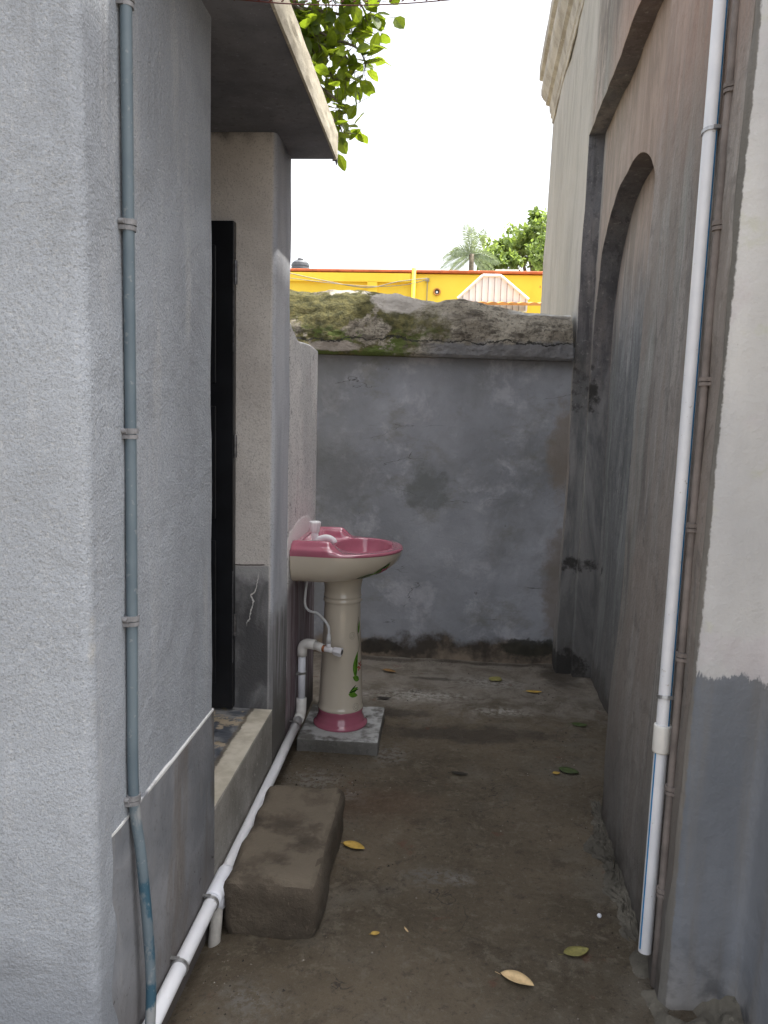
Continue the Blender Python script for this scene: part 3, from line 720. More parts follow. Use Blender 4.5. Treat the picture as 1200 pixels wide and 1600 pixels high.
bm = BM(); tube(bm, [V0, V0+(V1-V0)*.97, V1], [.0185, .0185, .0165], 24); obj('adaptor', bm, M_PVC2, wp, smooth=True)
VD = Vector((.075, -.02, -.006)).normalized()
bm = BM(); tube(bm, [V1, V1+VD*.010], .0145, 18); obj('nipple', bm, M_BRASS, wp, smooth=True)
# angle valve: body, hex collar, star knob, upward outlet
av = obj('angle_valve', (lambda b_: (tube(b_, [V1+VD*.009, V1+VD*.02, V1+VD*.035, V1+VD*.05], [.013, .0125, .0125, .010], 20), tube(b_, [V1+VD*.027, V1+VD*.027+Vector((0, 0, .034))], [.010, .0085], 16), b_)[-1])(BM()), M_TAP, wp, smooth=True)
bm = BM()
s_ = VD.cross(Vector((0, 0, 1))).normalized(); t_ = s_.cross(VD)
prev = None
for d_, rb in ((.045, .009), (.052, .0145), (.058, .0165), (.082, .0185), (.088, .0165)):
    ring = [bm.verts.new(V1+VD*d_+(s_*math.cos(a)+t_*math.sin(a))*rb*(1+.16*math.cos(5*a))) for a in [2*math.pi*k/50 for k in range(50)]]
    if prev:
        for k in range(50): bm.faces.new((prev[k], prev[(k+1) % 50], ring[(k+1) % 50], ring[k]))
    else: bm.faces.new(ring[::-1])
    prev = ring
bm.faces.new(prev); obj('knob', bm, M_TAP, av, smooth=True)
bm = BM(); tube(bm, [V1+VD*.0881, V1+VD*.0890], .011, 20); obj('knob_cap', bm, plain('valve_cap_grey', (.08, .08, .09), .4), av)
# tee, its sleeve and the stub into the floor
TY = 1.985
bm = BM(); sleeve(bm, (PX, TY-.065, PZ), (PX, TY+.07, PZ-.001), .0235); tube(bm, [(PX+.002, TY-.02, PZ), (PX+.002, TY-.02, PZ-.045)], .0215, 20); obj('tee', bm, M_PVC, wp, smooth=True)
bm = BM(); tube(bm, [(PX+.002, TY-.02, PZ-.03), (PX+.006, TY-.075, -.035)], .0165, 20); obj('stub', bm, M_STUB, wp, smooth=True)
for y, z in ((1.655, PZ+.004), (1.905, PZ), (3.10, PZ+.008)):
    bm = BM(); clip(bm, (PX, y, z), (0, 1, 0), PR+.0005, (-1, 0, 0), .005); obj('clip', bm, M_METAL, wp)
bm = BM(); clip(bm, (PX, RY, .30), (0, 0, 1), .017, (-1, 0, 0), .005); obj('clip', bm, M_METAL, wp)
# hose to the tap above
HB = V1+VD*.027+Vector((0, 0, .032))
hp = [HB, HB+Vector((0, 0, .03)), HB+Vector((-.006, .01, .07)), HB+Vector((-.05, .02, .115)), HB+Vector((-.095, .03, .128)), HB+Vector((-.112, .045, .17)), HB+Vector((-.10, .07, .30))]
def spline(P_, n=8):
    out = []
    for i in range(len(P_)-1):
        p0 = P_[max(i-1, 0)]; p1 = P_[i]; p2 = P_[i+1]; p3 = P_[min(i+2, len(P_)-1)]
        for k in range(n):
            t = k/n; out.append(.5*((2*p1)+(p2-p0)*t+(2*p0-5*p1+4*p2-p3)*t*t+(3*p1-p0-3*p2+p3)*t**3))
    return out+[P_[-1]]
bm = BM(); tube(bm, spline(hp), .0055, 12); hs = obj('supply_hose', bm, M_HOSE, wp, smooth=True)
bm = BM(); tube(bm, [HB-Vector((0, 0, .004)), HB+Vector((0, 0, .018)), HB+Vector((0, 0, .034))], [.0105, .0105, .0075], 14); obj('hose_nut', bm, M_HOSE, hs, smooth=True)

gc = thing('grey_conduit', 'faded blue-grey conduit clipped down the near wall and bending at its foot', 'conduit', (-.588, 1.44, 0))
GX = -.5875
gp = [Vector((GX, 1.447, 2.75)), Vector((GX, 1.444, 1.6)), Vector((GX, 1.437, 1.0)), Vector((GX, 1.433, .66)), Vector((GX+.012, 1.437, .52)), Vector((GX+.02, 1.447, .36)), Vector((GX+.024, 1.452, .22)), Vector((GX+.02, 1.447, .08)), Vector((GX+.016, 1.44, -.03))]
bm = BM(); tube(bm, spline(gp, 8), .0108, 18); obj('pipe', bm, M_COND, gc, smooth=True)
for y, z in ((1.448, 2.13), (1.446, 1.745), (1.443, 1.365), (1.437, 1.005), (1.433, .643)):
    bm = BM(); clip(bm, (GX, y, z), (0.0, 0.02, 1), .0112, (-1, 0, 0), .005, .003); clip(bm, (GX, y, z-.011), (0.03, 0.05, 1), .0112, (-1, 0, 0), .004, .0022)
    tube(bm, [(XA+.001, y-.017, z), (XA+.01, y-.017, z)], .005, 10); obj('clip', bm, M_CLIPG, gc)

# ------------------------------------------------------------------ pipes on the right
rp = thing('downpipe', 'white plastic pipe with a blue stripe standing against the old pier', 'pipe', W(0, -.03, 0))
def rpp(z): # centreline
    return W(-.080+.042*z, -.020, z)
zs = [.075, .2, .4, .6, .9, 1.3, 1.8, 2.4, 3.0, 4.0]
bm = BM(); tube(bm, [rpp(z) for z in zs], .0165, 28, cap=False)
tube(bm, [rpp(.075), rpp(.09)], .0135, 20); obj('pipe', bm, M_PVCR, rp, smooth=True)
def stripe(bm, z0, z1, ang, r=.0168, wd=.16, n=30):
    a = []
    for i in range(n+1):
        c = rpp(z0+(z1-z0)*i/n); a.append([bm.verts.new(c+Vector((math.cos(ang+s*wd), math.sin(ang+s*wd), 0))*r) for s in (-1, -.3, .3, 1)])
    for A, B in zip(a, a[1:]):
        for i in range(3): bm.faces.new((A[i], A[i+1], B[i+1], B[i]))
bm = BM(); stripe(bm, .66, 4.0, R(-52)); stripe(bm, .085, .60, R(-152), wd=.14); obj('stripe', bm, M_BLUESTRIPE, rp)
bm = BM(); sleeve(bm, rpp(.595), rpp(.665), .0205); obj('coupling', bm, M_PVC2, rp, smooth=True)
for z in (.735, 2.085):
    bm = BM(); clip(bm, rpp(z), (0.1, .25, 1), .017, (1, 0, 0), .0045); obj('clip', bm, M_METAL, rp)
rc = thing('brown_conduit', 'thin conduit painted over brown beside the white pipe on the pier', 'conduit', W(-.1, 0, 0))
def rcp(z): return W(-.052-.075*(1-min(z, 2.4)/2.4), -.004, z)
bm = BM(); tube(bm, [rcp(z) for z in (.02, .2, .4, .6, .9, 1.2, 1.6, 2.0, 2.4, 3.0, 4.0)], .0088, 16); obj('pipe', bm, M_CONDB, rc, smooth=True)
for z in (.27, .53, .86, 1.17, 1.51, 1.86, 2.16):
    bm = BM(); c = rcp(z); clip(bm, c, (0, 0, 1), .010, (1, 0, 0), .005, .0035); clip(bm, c+Vector((0, -.001, -.012)), (0.04, 0.05, 1), .010, (1, 0, 0), .004, .003); obj('clip', bm, M_CONDB, rc)

# ------------------------------------------------------------------ cement block and plinth
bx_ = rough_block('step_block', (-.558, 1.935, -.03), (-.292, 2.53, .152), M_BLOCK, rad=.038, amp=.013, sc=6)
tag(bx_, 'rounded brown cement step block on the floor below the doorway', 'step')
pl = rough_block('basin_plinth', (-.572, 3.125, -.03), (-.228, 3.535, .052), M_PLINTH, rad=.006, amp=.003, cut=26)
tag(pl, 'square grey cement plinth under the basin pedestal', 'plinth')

# ------------------------------------------------------------------ wash basin
CY = 3.335
wb = thing('wash_basin', 'pink and cream ceramic wash basin on a flower-painted pedestal', 'wash basin', (-.42, CY, .052))
RZ = .853
def halfw(a):
    return .262+.008*sm(a, 0, .18) if a < .18 else .27*math.sqrt(max(0, 1-((a-.18)/.268)**2))
outl = []
N1 = 26
for i in range(N1): outl.append((.18*i/N1, -halfw(.18*i/N1)))
for i in range(80):
    t = math.pi*(i/79)-math.pi/2; outl.append((.18+.268*math.cos(t), .27*math.sin(t)))
for i in range(N1-1, -1, -1): outl.append((.18*i/N1, halfw(.18*i/N1)))
for i in range(1, 30): outl.append((0, .262-.524*i/30))
def hz(a, b):
    z = RZ
    ridge = max(sm(abs(b), .150, .175), sm(a, .045, .03))*sm(a, .215, .145)
    ridge *= 1-.5*sm(abs(b), .215, .262)
    z += .036*ridge
    z += .010*(sm(abs(b), .19, .205)-sm(abs(b), .225, .245))*sm(a, .215, .145)
    z -= .004*sm(a, .02, .06)*sm(abs(b), .15, .13)*sm(a, .16, .1)
    d = math.hypot((a-.275)/.128, b/.185)
    if d < 1.0: z -= .125*(1-d**2.6)**.8
    z += .003*math.exp(-((d-1.06)/.05)**2)
    return z
bm = BM()
NR = 70; cen = (.24, 0)
rings = []
for k in range(NR):
    f = 1-k/NR*.985; ring = []
    for a, b in outl:
        aa = cen[0]+(a-cen[0])*f; bb = cen[1]+(b-cen[1])*f
        z = hz(aa, bb)
        if k < 4: z -= (.010, .004, .0015, .0005)[k]
        ring.append(bm.verts.new((XA+aa, CY+bb, z)))
    rings.append(ring)
n = len(outl)
for A, B in zip(rings, rings[1:]):
    for k in range(n): bm.faces.new((A[k], A[(k+1) % n], B[(k+1) % n], B[k]))
bm.faces.new(rings[-1])
# rim underside turn
low = [bm.verts.new((XA+a*.995, CY+b*.995, RZ-.013)) for a, b in outl]
for k in range(n): bm.faces.new((rings[0][k], rings[0][(k+1) % n], low[(k+1) % n], low[k]))
rim = obj('basin_top', bm, M_PINK, wb, smooth=True)
def under(ai, lev):
    """cream hull; lev 0 rim .. 1 bottom"""
    a, b = outl[ai % n] if isinstance(ai, int) else (outl[int(ai) % n][0]*(1-ai % 1)+outl[(int(ai)+1) % n][0]*(ai % 1), outl[int(ai) % n][1]*(1-ai % 1)+outl[(int(ai)+1) % n][1]*(ai % 1))
    th = lev*math.pi/2
    sa = .38+.612*math.cos(th)**.75; sb = .52+.472*math.cos(th)**.62
    z = RZ-.010-.124*math.sin(th)**1.0
    return Vector((XA+a*sa, CY+b*sb, z))
bm = BM(); rings = []
for j in range(25): rings.append([bm.verts.new(under(i, j/24)) for i in range(n)])
for A, B in zip(rings, rings[1:]):
    for k in range(n): bm.faces.new((A[k], A[(k+1) % n], B[(k+1) % n], B[k]))
bm.faces.new(rings[-1]); obj('bowl', bm, M_CREAM, wb, smooth=True)
# pedestal
PC = (-.412, CY-.005)
ped = [(.097, .122), (.1005, .128), (.102, .133), (.099, .139), (.0965, .15), (.093, .25), (.088, .36), (.083, .48), (.0805, .56), (.079, .600), (.0795, .604), (.0835, .608), (.0845, .613), (.083, .618), (.0795, .622), (.0795, .626), (.083, .630), (.0835, .634), (.080, .640), (.080, .66), (.084, .69), (.092, .715), (.104, .735), (.118, .76)]
def pr_at(z):
    for (r0, z0), (r1, z1) in zip(ped, ped[1:]):
        if z0 <= z <= z1: return r0+(r1-r0)*(z-z0)/(z1-z0)
    return .09
bm = BM(); lathe(bm, ped, (PC[0], PC[1], 0), 72); pd = obj('pedestal', bm, M_CREAM, wb, smooth=True)
bm = BM(); lathe(bm, [(.118, .050), (.1215, .056), (.120, .064), (.113, .070), (.109, .073), (.108, .080), (.1035, .088), (.100, .100), (.0985, .115), (.1005, .124), (.0985, .1275), (.09, .128)], (PC[0], PC[1], 0), 72); obj('foot', bm, M_PINK, pd, smooth=True)
# painted enamel motif on the pedestal
def on_ped(phi, z, lift=.0007):
    r = pr_at(z)+lift; p = R(phi); return Vector((PC[0]+r*math.sin(p), PC[1]-r*math.cos(p), z))
def leaf_patch(bm, S_, c, L, Wd, rot, mi=0, n=12, curve=0.0):
    """leaf outline in surface coords (degrees*k, z)"""
    mid = []; lf = []; rt = []
    for i in range(n+1):
        t = i/n; w_ = Wd*math.sin(math.pi*t)**.8*(1-.35*t); x = L*(t-.5); yb = curve*math.sin(math.pi*t)
        for lst, s in ((lf, w_), (mid, 0), (rt, -w_)):
            y = s+yb; lst.append((c[0]+(x*math.cos(rot)-y*math.sin(rot)), c[1]+(x*math.sin(rot)+y*math.cos(rot))))
    V = [[bm.verts.new(S_(*p)) for p in l] for l in (lf, mid, rt)]
    for a, b in ((0, 1), (1, 2)):
        for i in range(n): bm.faces.new((V[a][i], V[a][i+1], V[b][i+1], V[b][i]))
def PS(lift): return lambda s, z: on_ped(s/.0016, z, lift)     # s in metres round the pedestal
pm = BM()
def P_(phi): return phi*.0016
for ph_, z_, L_, w_, r_, cv_ in ((55, .335, .12, .017, 82, .008), (52, .275, .045, .015, 150, 0), (44, .225, .05, .014, 20, 0), (42, .205, .05, .014, -18, 0), (68, .50, .06, .010, 80, 0)):
    pm = BM(); leaf_patch(pm, PS(.0007), (P_(ph_), z_), L_, w_, R(r_), curve=cv_); obj('painted_leaf', pm, M_GREEN, pd)
pm = BM()
leaf_patch(pm, PS(.0010), (P_(45), .222), .055, .0045, R(8)); leaf_patch(pm, PS(.0010), (P_(42), .236), .04, .004, R(38)); leaf_patch(pm, PS(.0010), (P_(56), .335), .11, .0025, R(84), curve=.006)
for i in range(26):
    z = .39+.006*i; leaf_patch(pm, PS(.0009), (P_(63+5*math.sin(i*.28)), z), .009, .0016, R(85), n=4)
for cz, cp_ in ((.468, 39), (.15, 50)):
    for rad, cnt in ((.008, 9), (.015, 16)):
        for k in range(cnt):
            a = 2*math.pi*k/cnt; leaf_patch(pm, PS(.0009), (P_(cp_)+rad*math.cos(a), cz+rad*math.sin(a)), .003, .0015, a, n=3)
obj('painted_vine', pm, M_DGREEN, pd)
pm = BM()
for k in range(6): leaf_patch(pm, PS(.0011), (P_(68)+.012*math.cos(k), .325+.014*math.sin(k*1.1)), .018, .005, k*1.05)
obj('painted_flower', pm, M_RED, pd)
# motif on the hull near the tip, camera side
def HS(lift):
    def f(s, z_):   # s, z_ in metres-ish round a base point
        ai = 50.0+s*170; lv = .42-z_*6.0
        p = under(ai, max(.02, min(.98, lv))); c = Vector((XA+.2, CY, RZ)); d = (p-c).normalized(); return p+d*lift
    return f
for c_, L_, w_, r_ in (((.0, .012), .055, .016, 55), ((-.03, -.016), .05, .014, 30), ((.014, -.006), .04, .011, 110)):
    hm = BM(); leaf_patch(hm, HS(.0012), c_, L_, w_, R(r_)); obj('painted_leaf', hm, M_GREEN, wb)
hm = BM()
leaf_patch(hm, HS(.0016), (-.036, -.018), .035, .009, R(40)); leaf_patch(hm, HS(.0016), (-.018, -.03), .045, .006, R(10)); leaf_patch(hm, HS(.0016), (.0, .02), .05, .005, R(60))
obj('painted_vine', hm, M_DGREEN, wb)
hm = BM()
for k in range(5): leaf_patch(hm, HS(.0021), (.012+.006*math.cos(k*1.3), .004+.008*math.sin(k*1.3)), .024, .006, k*1.2)
obj('painted_flower', hm, M_MAG, wb)
# pillar tap
TB = Vector((XA+.072, CY-.075, RZ-.002))
tp = obj('tap', (lambda b_: (lathe(b_, [(.022, 0), (.023, .005), (.019, .010), (.0145, .014), (.0135, .03), (.015, .045), (.0155, .056), (.012, .060)], TB, 28), b_)[-1])(BM()), M_TAP, wb, smooth=True)
sp_ = spline([TB+Vector(p) for p in ((.004, 0, .026), (.026, -.004, .036), (.048, -.006, .042), (.068, -.008, .039), (.082, -.009, .030), (.086, -.009, .022))], 6)
bm = BM(); tube(bm, sp_, [.0145-.0025*i/(len(sp_)-1) for i in range(len(sp_))], 18); obj('spout', bm, M_TAP, tp, smooth=True)
bm = BM()
prev = None
for z, r in ((.058, .012), (.064, .0175), (.070, .0195), (.100, .0235), (.106, .0235), (.110, .020)):
    ring = [bm.verts.new(TB+Vector((math.cos(a)*r*(1+.07*math.cos(6*a)), math.sin(a)*r*(1+.07*math.cos(6*a)), z))) for a in [2*math.pi*k/48 for k in range(48)]]
    if prev:
        for k in range(48): bm.faces.new((prev[k], prev[(k+1) % 48], ring[(k+1) % 48], ring[k]))
    else: bm.faces.new(ring[::-1])
    prev = ring
bm.faces.new(prev); obj('tap_handle', bm, M_TAP, tp, smooth=True)

# ------------------------------------------------------------------ wire across the top
wr = BM(); tube(wr, spline([Vector((-.598, 1.86, 2.345)), Vector((-.36, 1.88, 2.332)), Vector((-.09, 1.9, 2.342)), Vector((.30, 1.92, 2.39)), Vector((.62, 1.95, 2.44))], 6), .0013, 6)
for k in range(44): 
    x = -.59+1.2*k/44; z_ = 2.3328+.075*(x+.33)**2+.004; tube(wr, [(x, 1.868+.04*(x+.6), z_-.0012), (x+.006, 1.867+.04*(x+.6), z_+.0012)], .0016, 5)
tag(obj('overhead_wire', wr, M_WIRE), 'thin red-brown twisted wire strung across the top of the alley', 'wire')

# ------------------------------------------------------------------ fallen leaves and litter
def leafmesh(L, Wd, fold, curl, n=12):
    bm = BM(); V = []
    for i in range(n+1):
        t = i/n; w_ = Wd*math.sin(math.pi*t**.9)**.75*(1 if t < .97 else .6)+.0005; x = L*(t-.5); z = curl*(math.cos((t-.5)*math.pi)*-.5+.5)*L
        V.append([bm.verts.new((x, s*w_, z+abs(s)*fold*w_+.0025)) for s in (-1, -.5, 0, .5, 1)])
    for A, B in zip(V, V[1:]):
        for i in range(4): bm.faces.new((A[i], A[i+1], B[i+1], B[i]))
    r_ = bmesh.ops.extrude_face_region(bm, geom=bm.faces[:])
    for v_ in r_['geom']:
        if isinstance(v_, bmesh.types.BMVert): v_.co.z += .0006
    tube(bm, [(-L*.5, 0, .003), (-L*.5-.18*L, .002, .003)], .0006, 5)
    return bm
LM = {'tan': plain('dry_tan_leaf', (.62, .45, .24), .6, .15, 60, .3), 'olive': plain('olive_leaf', (.22, .20, .06), .55, .25, 80, .3),
      'yellow': plain('yellow_leaf', (.42, .27, .05), .5, .3, 40, .3), 'brown': plain('brown_leaf', (.20, .11, .035), .7, .3, 60, .3),
      'green': plain('fallen_green_leaf', (.05, .075, .02), .5, .3, 50), 'dark': plain('dark_rotten_leaf', (.02, .015, .01), .7, .3, 50)}
for x, y, L, Wd, rz, mt, fold, lab in (
    (.233, 1.83, .088, .020, -25, 'tan', .5, 'dry tan leaf lying nearest the camera on the floor'),
    (.40, 1.955, .075, .019, 20, 'olive', .15, 'olive leaf on the floor near the foot of the white downpipe'),
    (-.245, 2.405, .080, .020, -22, 'yellow', .3, 'yellow and brown leaf beside the cement step block'),
    (.552, 3.05, .085, .026, -25, 'green', .15, 'dark green leaf with a yellow tip near the old building'),
    (.678, 3.54, .075, .022, -8, 'green', .1, 'small dark green leaf at the foot of the arched niche'),
    (.113, 2.997, .07, .012, -10, 'dark', .2, 'dark curled leaf in the middle of the floor'),
    (.519, 3.98, .085, .017, 0, 'yellow', .2, 'thin ochre leaf on the pale floor by the far right corner'),
    (.332, 4.15, .085, .036, 60, 'olive', .1, 'round olive leaf on the pale floor before the boundary wall'),
    (-.253, 4.21, .085, .020, -25, 'brown', .4, 'curled orange-brown leaf on the floor behind the pedestal'),
    (-.249, 3.78, .08, .014, 0, 'dark', .2, 'blackened leaf on the floor just behind the plinth'),
    (-.137, 1.973, .026, .008, 20, 'yellow', .2, 'tiny yellow leaf scrap beside the near corner of the step block'),
    (-.053, 1.993, .022, .002, -60, 'tan', .2, 'thin pale leaf sliver right of the tiny yellow scrap'),
    (.50, 3.03, .03, .012, 10, 'yellow', .2, 'small yellow leaf touching the dark green leaf')):
    o = obj('fallen_leaf', leafmesh(L, Wd, fold, .10), LM[mt], None, smooth=True)
    o.location = (x, y, FZ(x, y)+.001); o.rotation_euler = (0, 0, R(rz)); tag(o, lab, 'leaf', 'leaves fallen on the alley floor')
def pebble(name, c, r, mat, lab, cat, amp=.3, sub=3):
    bm = BM(); bmesh.ops.create_icosphere(bm, subdivisions=sub, radius=1)
    for v_ in bm.verts:
        k = 1+amp*fbm(v_.co+Vector(c)*7, 1.3)+amp*.35*fbm(v_.co, 5); v_.co = Vector((v_.co.x*r[0], v_.co.y*r[1], v_.co.z*r[2]))*k+Vector(c)
    return tag(obj(name, bm, mat, smooth=True), lab, cat)
pebble('pebble', (.492, 2.118, FZ(.492, 2.118)+.006), (.006, .006, .006), M_PVC, 'tiny white pebble alone on the floor near the old building', 'pebble')
pebble('stone', (.60, 1.925, .02), (.030, .028, .02), plain('dark_stone', (.035, .032, .03), .8, .3, 40, .5), 'small black stone at the bottom end of the white downpipe', 'stone', .5)
# broken mortar toe at the pier foot
bm = BM()
def toe(a, b):
    x = .50+.43*a; y = 1.60+.37*b
    e = min(sm(a, 0, .22), sm(b, 0, .2))
    ed = e*(.5+fbm((x, y, 4), 9)*.9)
    h = .055*max(0, ed)+.016*fbm((x, y, 1), 22)*e+.02*a*b-.01*(1-e)
    return (x, y, FZ(x, y)-.006+h)
grid_face(bm, toe, 90, 80); tag(obj('mortar_toe', bm, M_RUBBLE, smooth=True), 'broken mortar heap at the foot of the limewashed pier', 'rubble')
bm = BM()
def fil(a, b):
    y = 2.0+.85*a; wd = (.035+.045*math.exp(-((a-.45)/.28)**2))*(1+.7*fbm((y, 0, 3), 7)); x0 = W(0, 0, 0)[0]+.042*(y-1.96)+.012
    k = math.sin(math.pi*min(1, b*1.02)**.6) if b < .98 else 0
    h = (.018+.012*fbm((y*1.2, b, 0), 9))*(1-b)**.4*(1+.9*fbm((y, b*.2, 2), 16))
    x = x0-wd*b*(1+.25*fbm((y, b, 8), 30))
    return (x, y, FZ(x, y)-.004+max(0, h)*(1 if b < .97 else 0)*(sm(a, 0, .06)*sm(a, 1, .9) if True else 1))
grid_face(bm, fil, 160, 24); tag(obj('mortar_fillet', bm, M_RUBBLE, smooth=False), 'crumbling strip of mortar along the foot of the near pier behind the white downpipe', 'rubble')
bm = BM(); random.seed(21)
for k in range(1500):
    q_ = random.random()
    if q_ < .22: x, y = random.gauss(.58, .05), random.uniform(1.7, 4.4)
    elif q_ < .42: x, y = random.gauss(-.50, .05), random.uniform(1.4, 3.1)
    elif q_ < .58: x, y = random.uniform(-.6, .65), random.gauss(4.42, .05)
    elif q_ < .75: x, y = random.gauss(-.42, .12), random.gauss(2.85, .12)
    else: x, y = random.uniform(-.55, .6), random.uniform(1.3, 4.4)
    r_ = random.choice((.0012, .0018, .0018, .0025, .0035, .005 if random.random() < .3 else .002))
    ww = W(0, 0, 0)[0]+.042*(y-1.96)
    if x > ww-.004 or x < -.595 or y > 4.49: continue
    if -.60 < x < -.27 and (1.9 < y < 2.56 or 3.1 < y < 3.56): continue
    c = Vector((x, y, FZ(x, y)+r_*.3)); vv = []
    for d in ((1, 0, 0), (-.5, .87, 0), (-.5, -.87, 0), (0, 0, 1), (.3, .2, .8)): vv.append(bm.verts.new(c+Vector(d)*r_*random.uniform(.6, 1.3)))
    for f in ((0, 1, 3), (1, 2, 3), (2, 0, 3)): bm.faces.new([vv[i] for i in f]).material_index = k % 3
    bm.verts.remove(vv[4])
gm = obj('grit', bm, [M_RUBBLE, plain('pale_grit', (.30, .27, .23), .9, .3, 60), plain('dark_grit', (.03, .025, .02), .9, .3, 60)])
tag(gm, 'fine grit and crumbs of mortar scattered over the alley floor', 'grit', kind='stuff')
# ------------------------------------------------------------------ beyond the wall: yellow building
YB = 13.0
M_FARW0 = plain('grey_roof_screed', (.40, .40, .38), .9, .1, 2)
yb = thing('yellow_building', 'long bright yellow building with a red roof edge beyond the boundary wall', 'building', (0, YB+3, 0))
ZTOP = 3.80
bm = BM(); box(bm, (-9, YB, -.03), (9, YB+6, ZTOP-.06)); obj('wall', bm, M_YEL, yb)
bm = BM(); box(bm, (-9.05, YB-.06, ZTOP-.045), (9.05, YB+.16, ZTOP-.004)); obj('roof_edge', bm, M_REDTRIM, yb, bevel=.01)
bm = BM(); box(bm, (-9, YB+.16, ZTOP-.058), (9, YB+6, ZTOP-.03)); obj('roof_deck', bm, M_FARW0, yb)
for x0, x1 in ((-9, -.60),):
    bm = BM(); box(bm, (x0, YB-.06, ZTOP-.20), (x1, YB-.002, ZTOP-.062)); obj('band', bm, M_YEL, yb)
for x0, x1 in ((-1.30, -1.14), (-3.4, -3.2), (-5.4, -5.2)):
    bm = BM(); box(bm, (x0, YB-.062, 0), (x1, YB-.002, ZTOP-.205)); obj('pilaster', bm, M_YEL, yb)
bm = BM(); tube(bm, [(-.55, YB-.05, 0), (-.55, YB-.05, ZTOP+.02)], .035, 12); obj('rain_pipe', bm, M_YEL, yb, smooth=True)
bm = BM(); tube(bm, [(-.17, YB-.02, 3.46), (-.17, YB-.004, 3.46)], .055, 24); vn = obj('vent', bm, M_DARK, yb)
bm = BM(); tube(bm, [(-.17+.05*math.cos(a), YB-.025, 3.46+.05*math.sin(a)) for a in [2*math.pi*k/24 for k in range(24)]], .012, 8, closed=True); obj('vent_ring', bm, M_ORANGE, vn)
bm = BM(); tube(bm, [(-.17, YB-.03, 3.455), (-.17, YB-.02, 3.455)], .018, 12); obj('vent_pipe', bm, M_SHEET, vn)
bm = BM(); box(bm, (-.24, YB-.05, 3.60), (-.18, YB-.003, 3.66)) if False else box(bm, (-.36, YB-.04, 3.62), (-.30, YB-.003, 3.67)); tube(bm, [(-.33, YB-.02, 3.62), (-.33, YB-.02, 3.1)], .008, 6); obj('junction_box', bm, M_GWIRE, yb)
bm = BM(); tube(bm, spline([Vector((-2.8, YB-.1, 3.76)), Vector((-2.0, YB-.1, 3.60)), Vector((-1.3, YB-.1, 3.50)), Vector((-.8, YB-.1, 3.60)), Vector((-.33, YB-.08, 3.66))], 6), .008, 6)
tube(bm, spline([Vector((-2.8, YB-.12, 3.66)), Vector((-1.9, YB-.12, 3.56)), Vector((-1.2, YB-.1, 3.52)), Vector((-.7, YB-.1, 3.55)), Vector((-.33, YB-.08, 3.64))], 6), .006, 6)
obj('cable', bm, M_GWIRE, yb, smooth=True)
for k in range(3):
    bm = BM(); box(bm, (1.47+.05*k, YB-.004, 3.545), (1.485+.05*k, YB-.001, 3.58)); obj('painted_mark', bm, M_ORANGE, yb)
# hipped sheet-clad gable with orange tile eave, in front of the facade
sd = thing('lean_to_roof', 'white ribbed sheet gable with an orange tiled eave in front of the yellow facade', 'roof', (.55, 12.2, 0))
YS = 12.4; 
def hy(x, z): return x, z
gx = [(.16, 3.27), (.53, 3.62), (.80, 3.62), (1.24, 3.27)]
def gtop(x):
    for (xa, za), (xb, zb_) in zip(gx, gx[1:]):
        if xa <= x <= xb: return za+(zb_-za)*(x-xa)/(xb-xa)
    return 3.27
bm = BM()
nn = 110; V = []
for i in range(nn+1):
    x = .17+1.06*i/nn; y = YS+.004*math.cos(2*math.pi*(x/.095)); V.append((bm.verts.new((x, y, 3.10)), bm.verts.new((x, y+.0, gtop(x)-.012)), bm.verts.new((x, y+.10, 3.10)), bm.verts.new((x, y+.10, gtop(x)-.012))))
for a, b in zip(V, V[1:]):
    bm.faces.new((a[0], b[0], b[1], a[1])); bm.faces.new((a[2], a[3], b[3], b[2])); bm.faces.new((a[1], b[1], b[3], a[3]))
obj('ribbed_sheet', bm, M_SHEET, sd)
bm = BM()
for k in range(11):
    x = .24+.0955*k; box(bm, (x-.004, YS-.014, 3.10), (x+.004, YS-.006, gtop(x)-.02))
obj('rib', bm, plain('grey_purlin', (.30, .28, .30), .6), sd)
bm = BM()
for (xa, za), (xb, zb_) in zip(gx, gx[1:]): tube(bm, [(xa, YS-.02, za), (xb, YS-.02, zb_)], .022, 8)
obj('barge_board', bm, M_SHEET, sd)
bm = BM()
rr_ = []
for i in range(141):
    x = .25+1.9*i/140; w_ = .018*abs(math.sin(math.pi*x/.15)); rr_.append([bm.verts.new(p) for p in ((x, YS-.5, 3.14+w_), (x, YS-.03, 3.215+w_), (x, YS-.03, 3.19), (x, YS-.5, 3.11))])
for a, b in zip(rr_, rr_[1:]):
    for i in range(4): bm.faces.new((a[i], a[(i+1) % 4], b[(i+1) % 4], b[i]))
bm.faces.new(rr_[0]); bm.faces.new(rr_[-1][::-1]); obj('tiled_eave', bm, M_ORANGE, sd)
bm = BM()
for x in (.3, 2.0): box(bm, (x-.04, YS-.2, -.03), (x+.04, YS-.1, 3.14))
obj('post', bm, M_SHEET, sd)
# water tank on the roof
tk = thing('water_tank', 'small black ribbed water tank on the roof of the yellow building', 'water tank', (-2.69, 14.5, ZTOP))
bm = BM(); pf = [(.155, 0)]
for i in range(7): pf += [(.165, .02+.05*i), (.165, .045+.05*i), (.153, .05+.05*i), (.153, .065+.05*i)]
pf += [(.15, .375), (.11, .41), (.05, .43)]
lathe(bm, pf, (-2.69, 14.5, ZTOP), 36); obj('body', bm, M_TANK, tk)
bm = BM(); lathe(bm, [(.05, .425), (.055, .45), (.045, .46)], (-2.69, 14.5, ZTOP), 24); obj('lid', bm, M_TANK, tk)
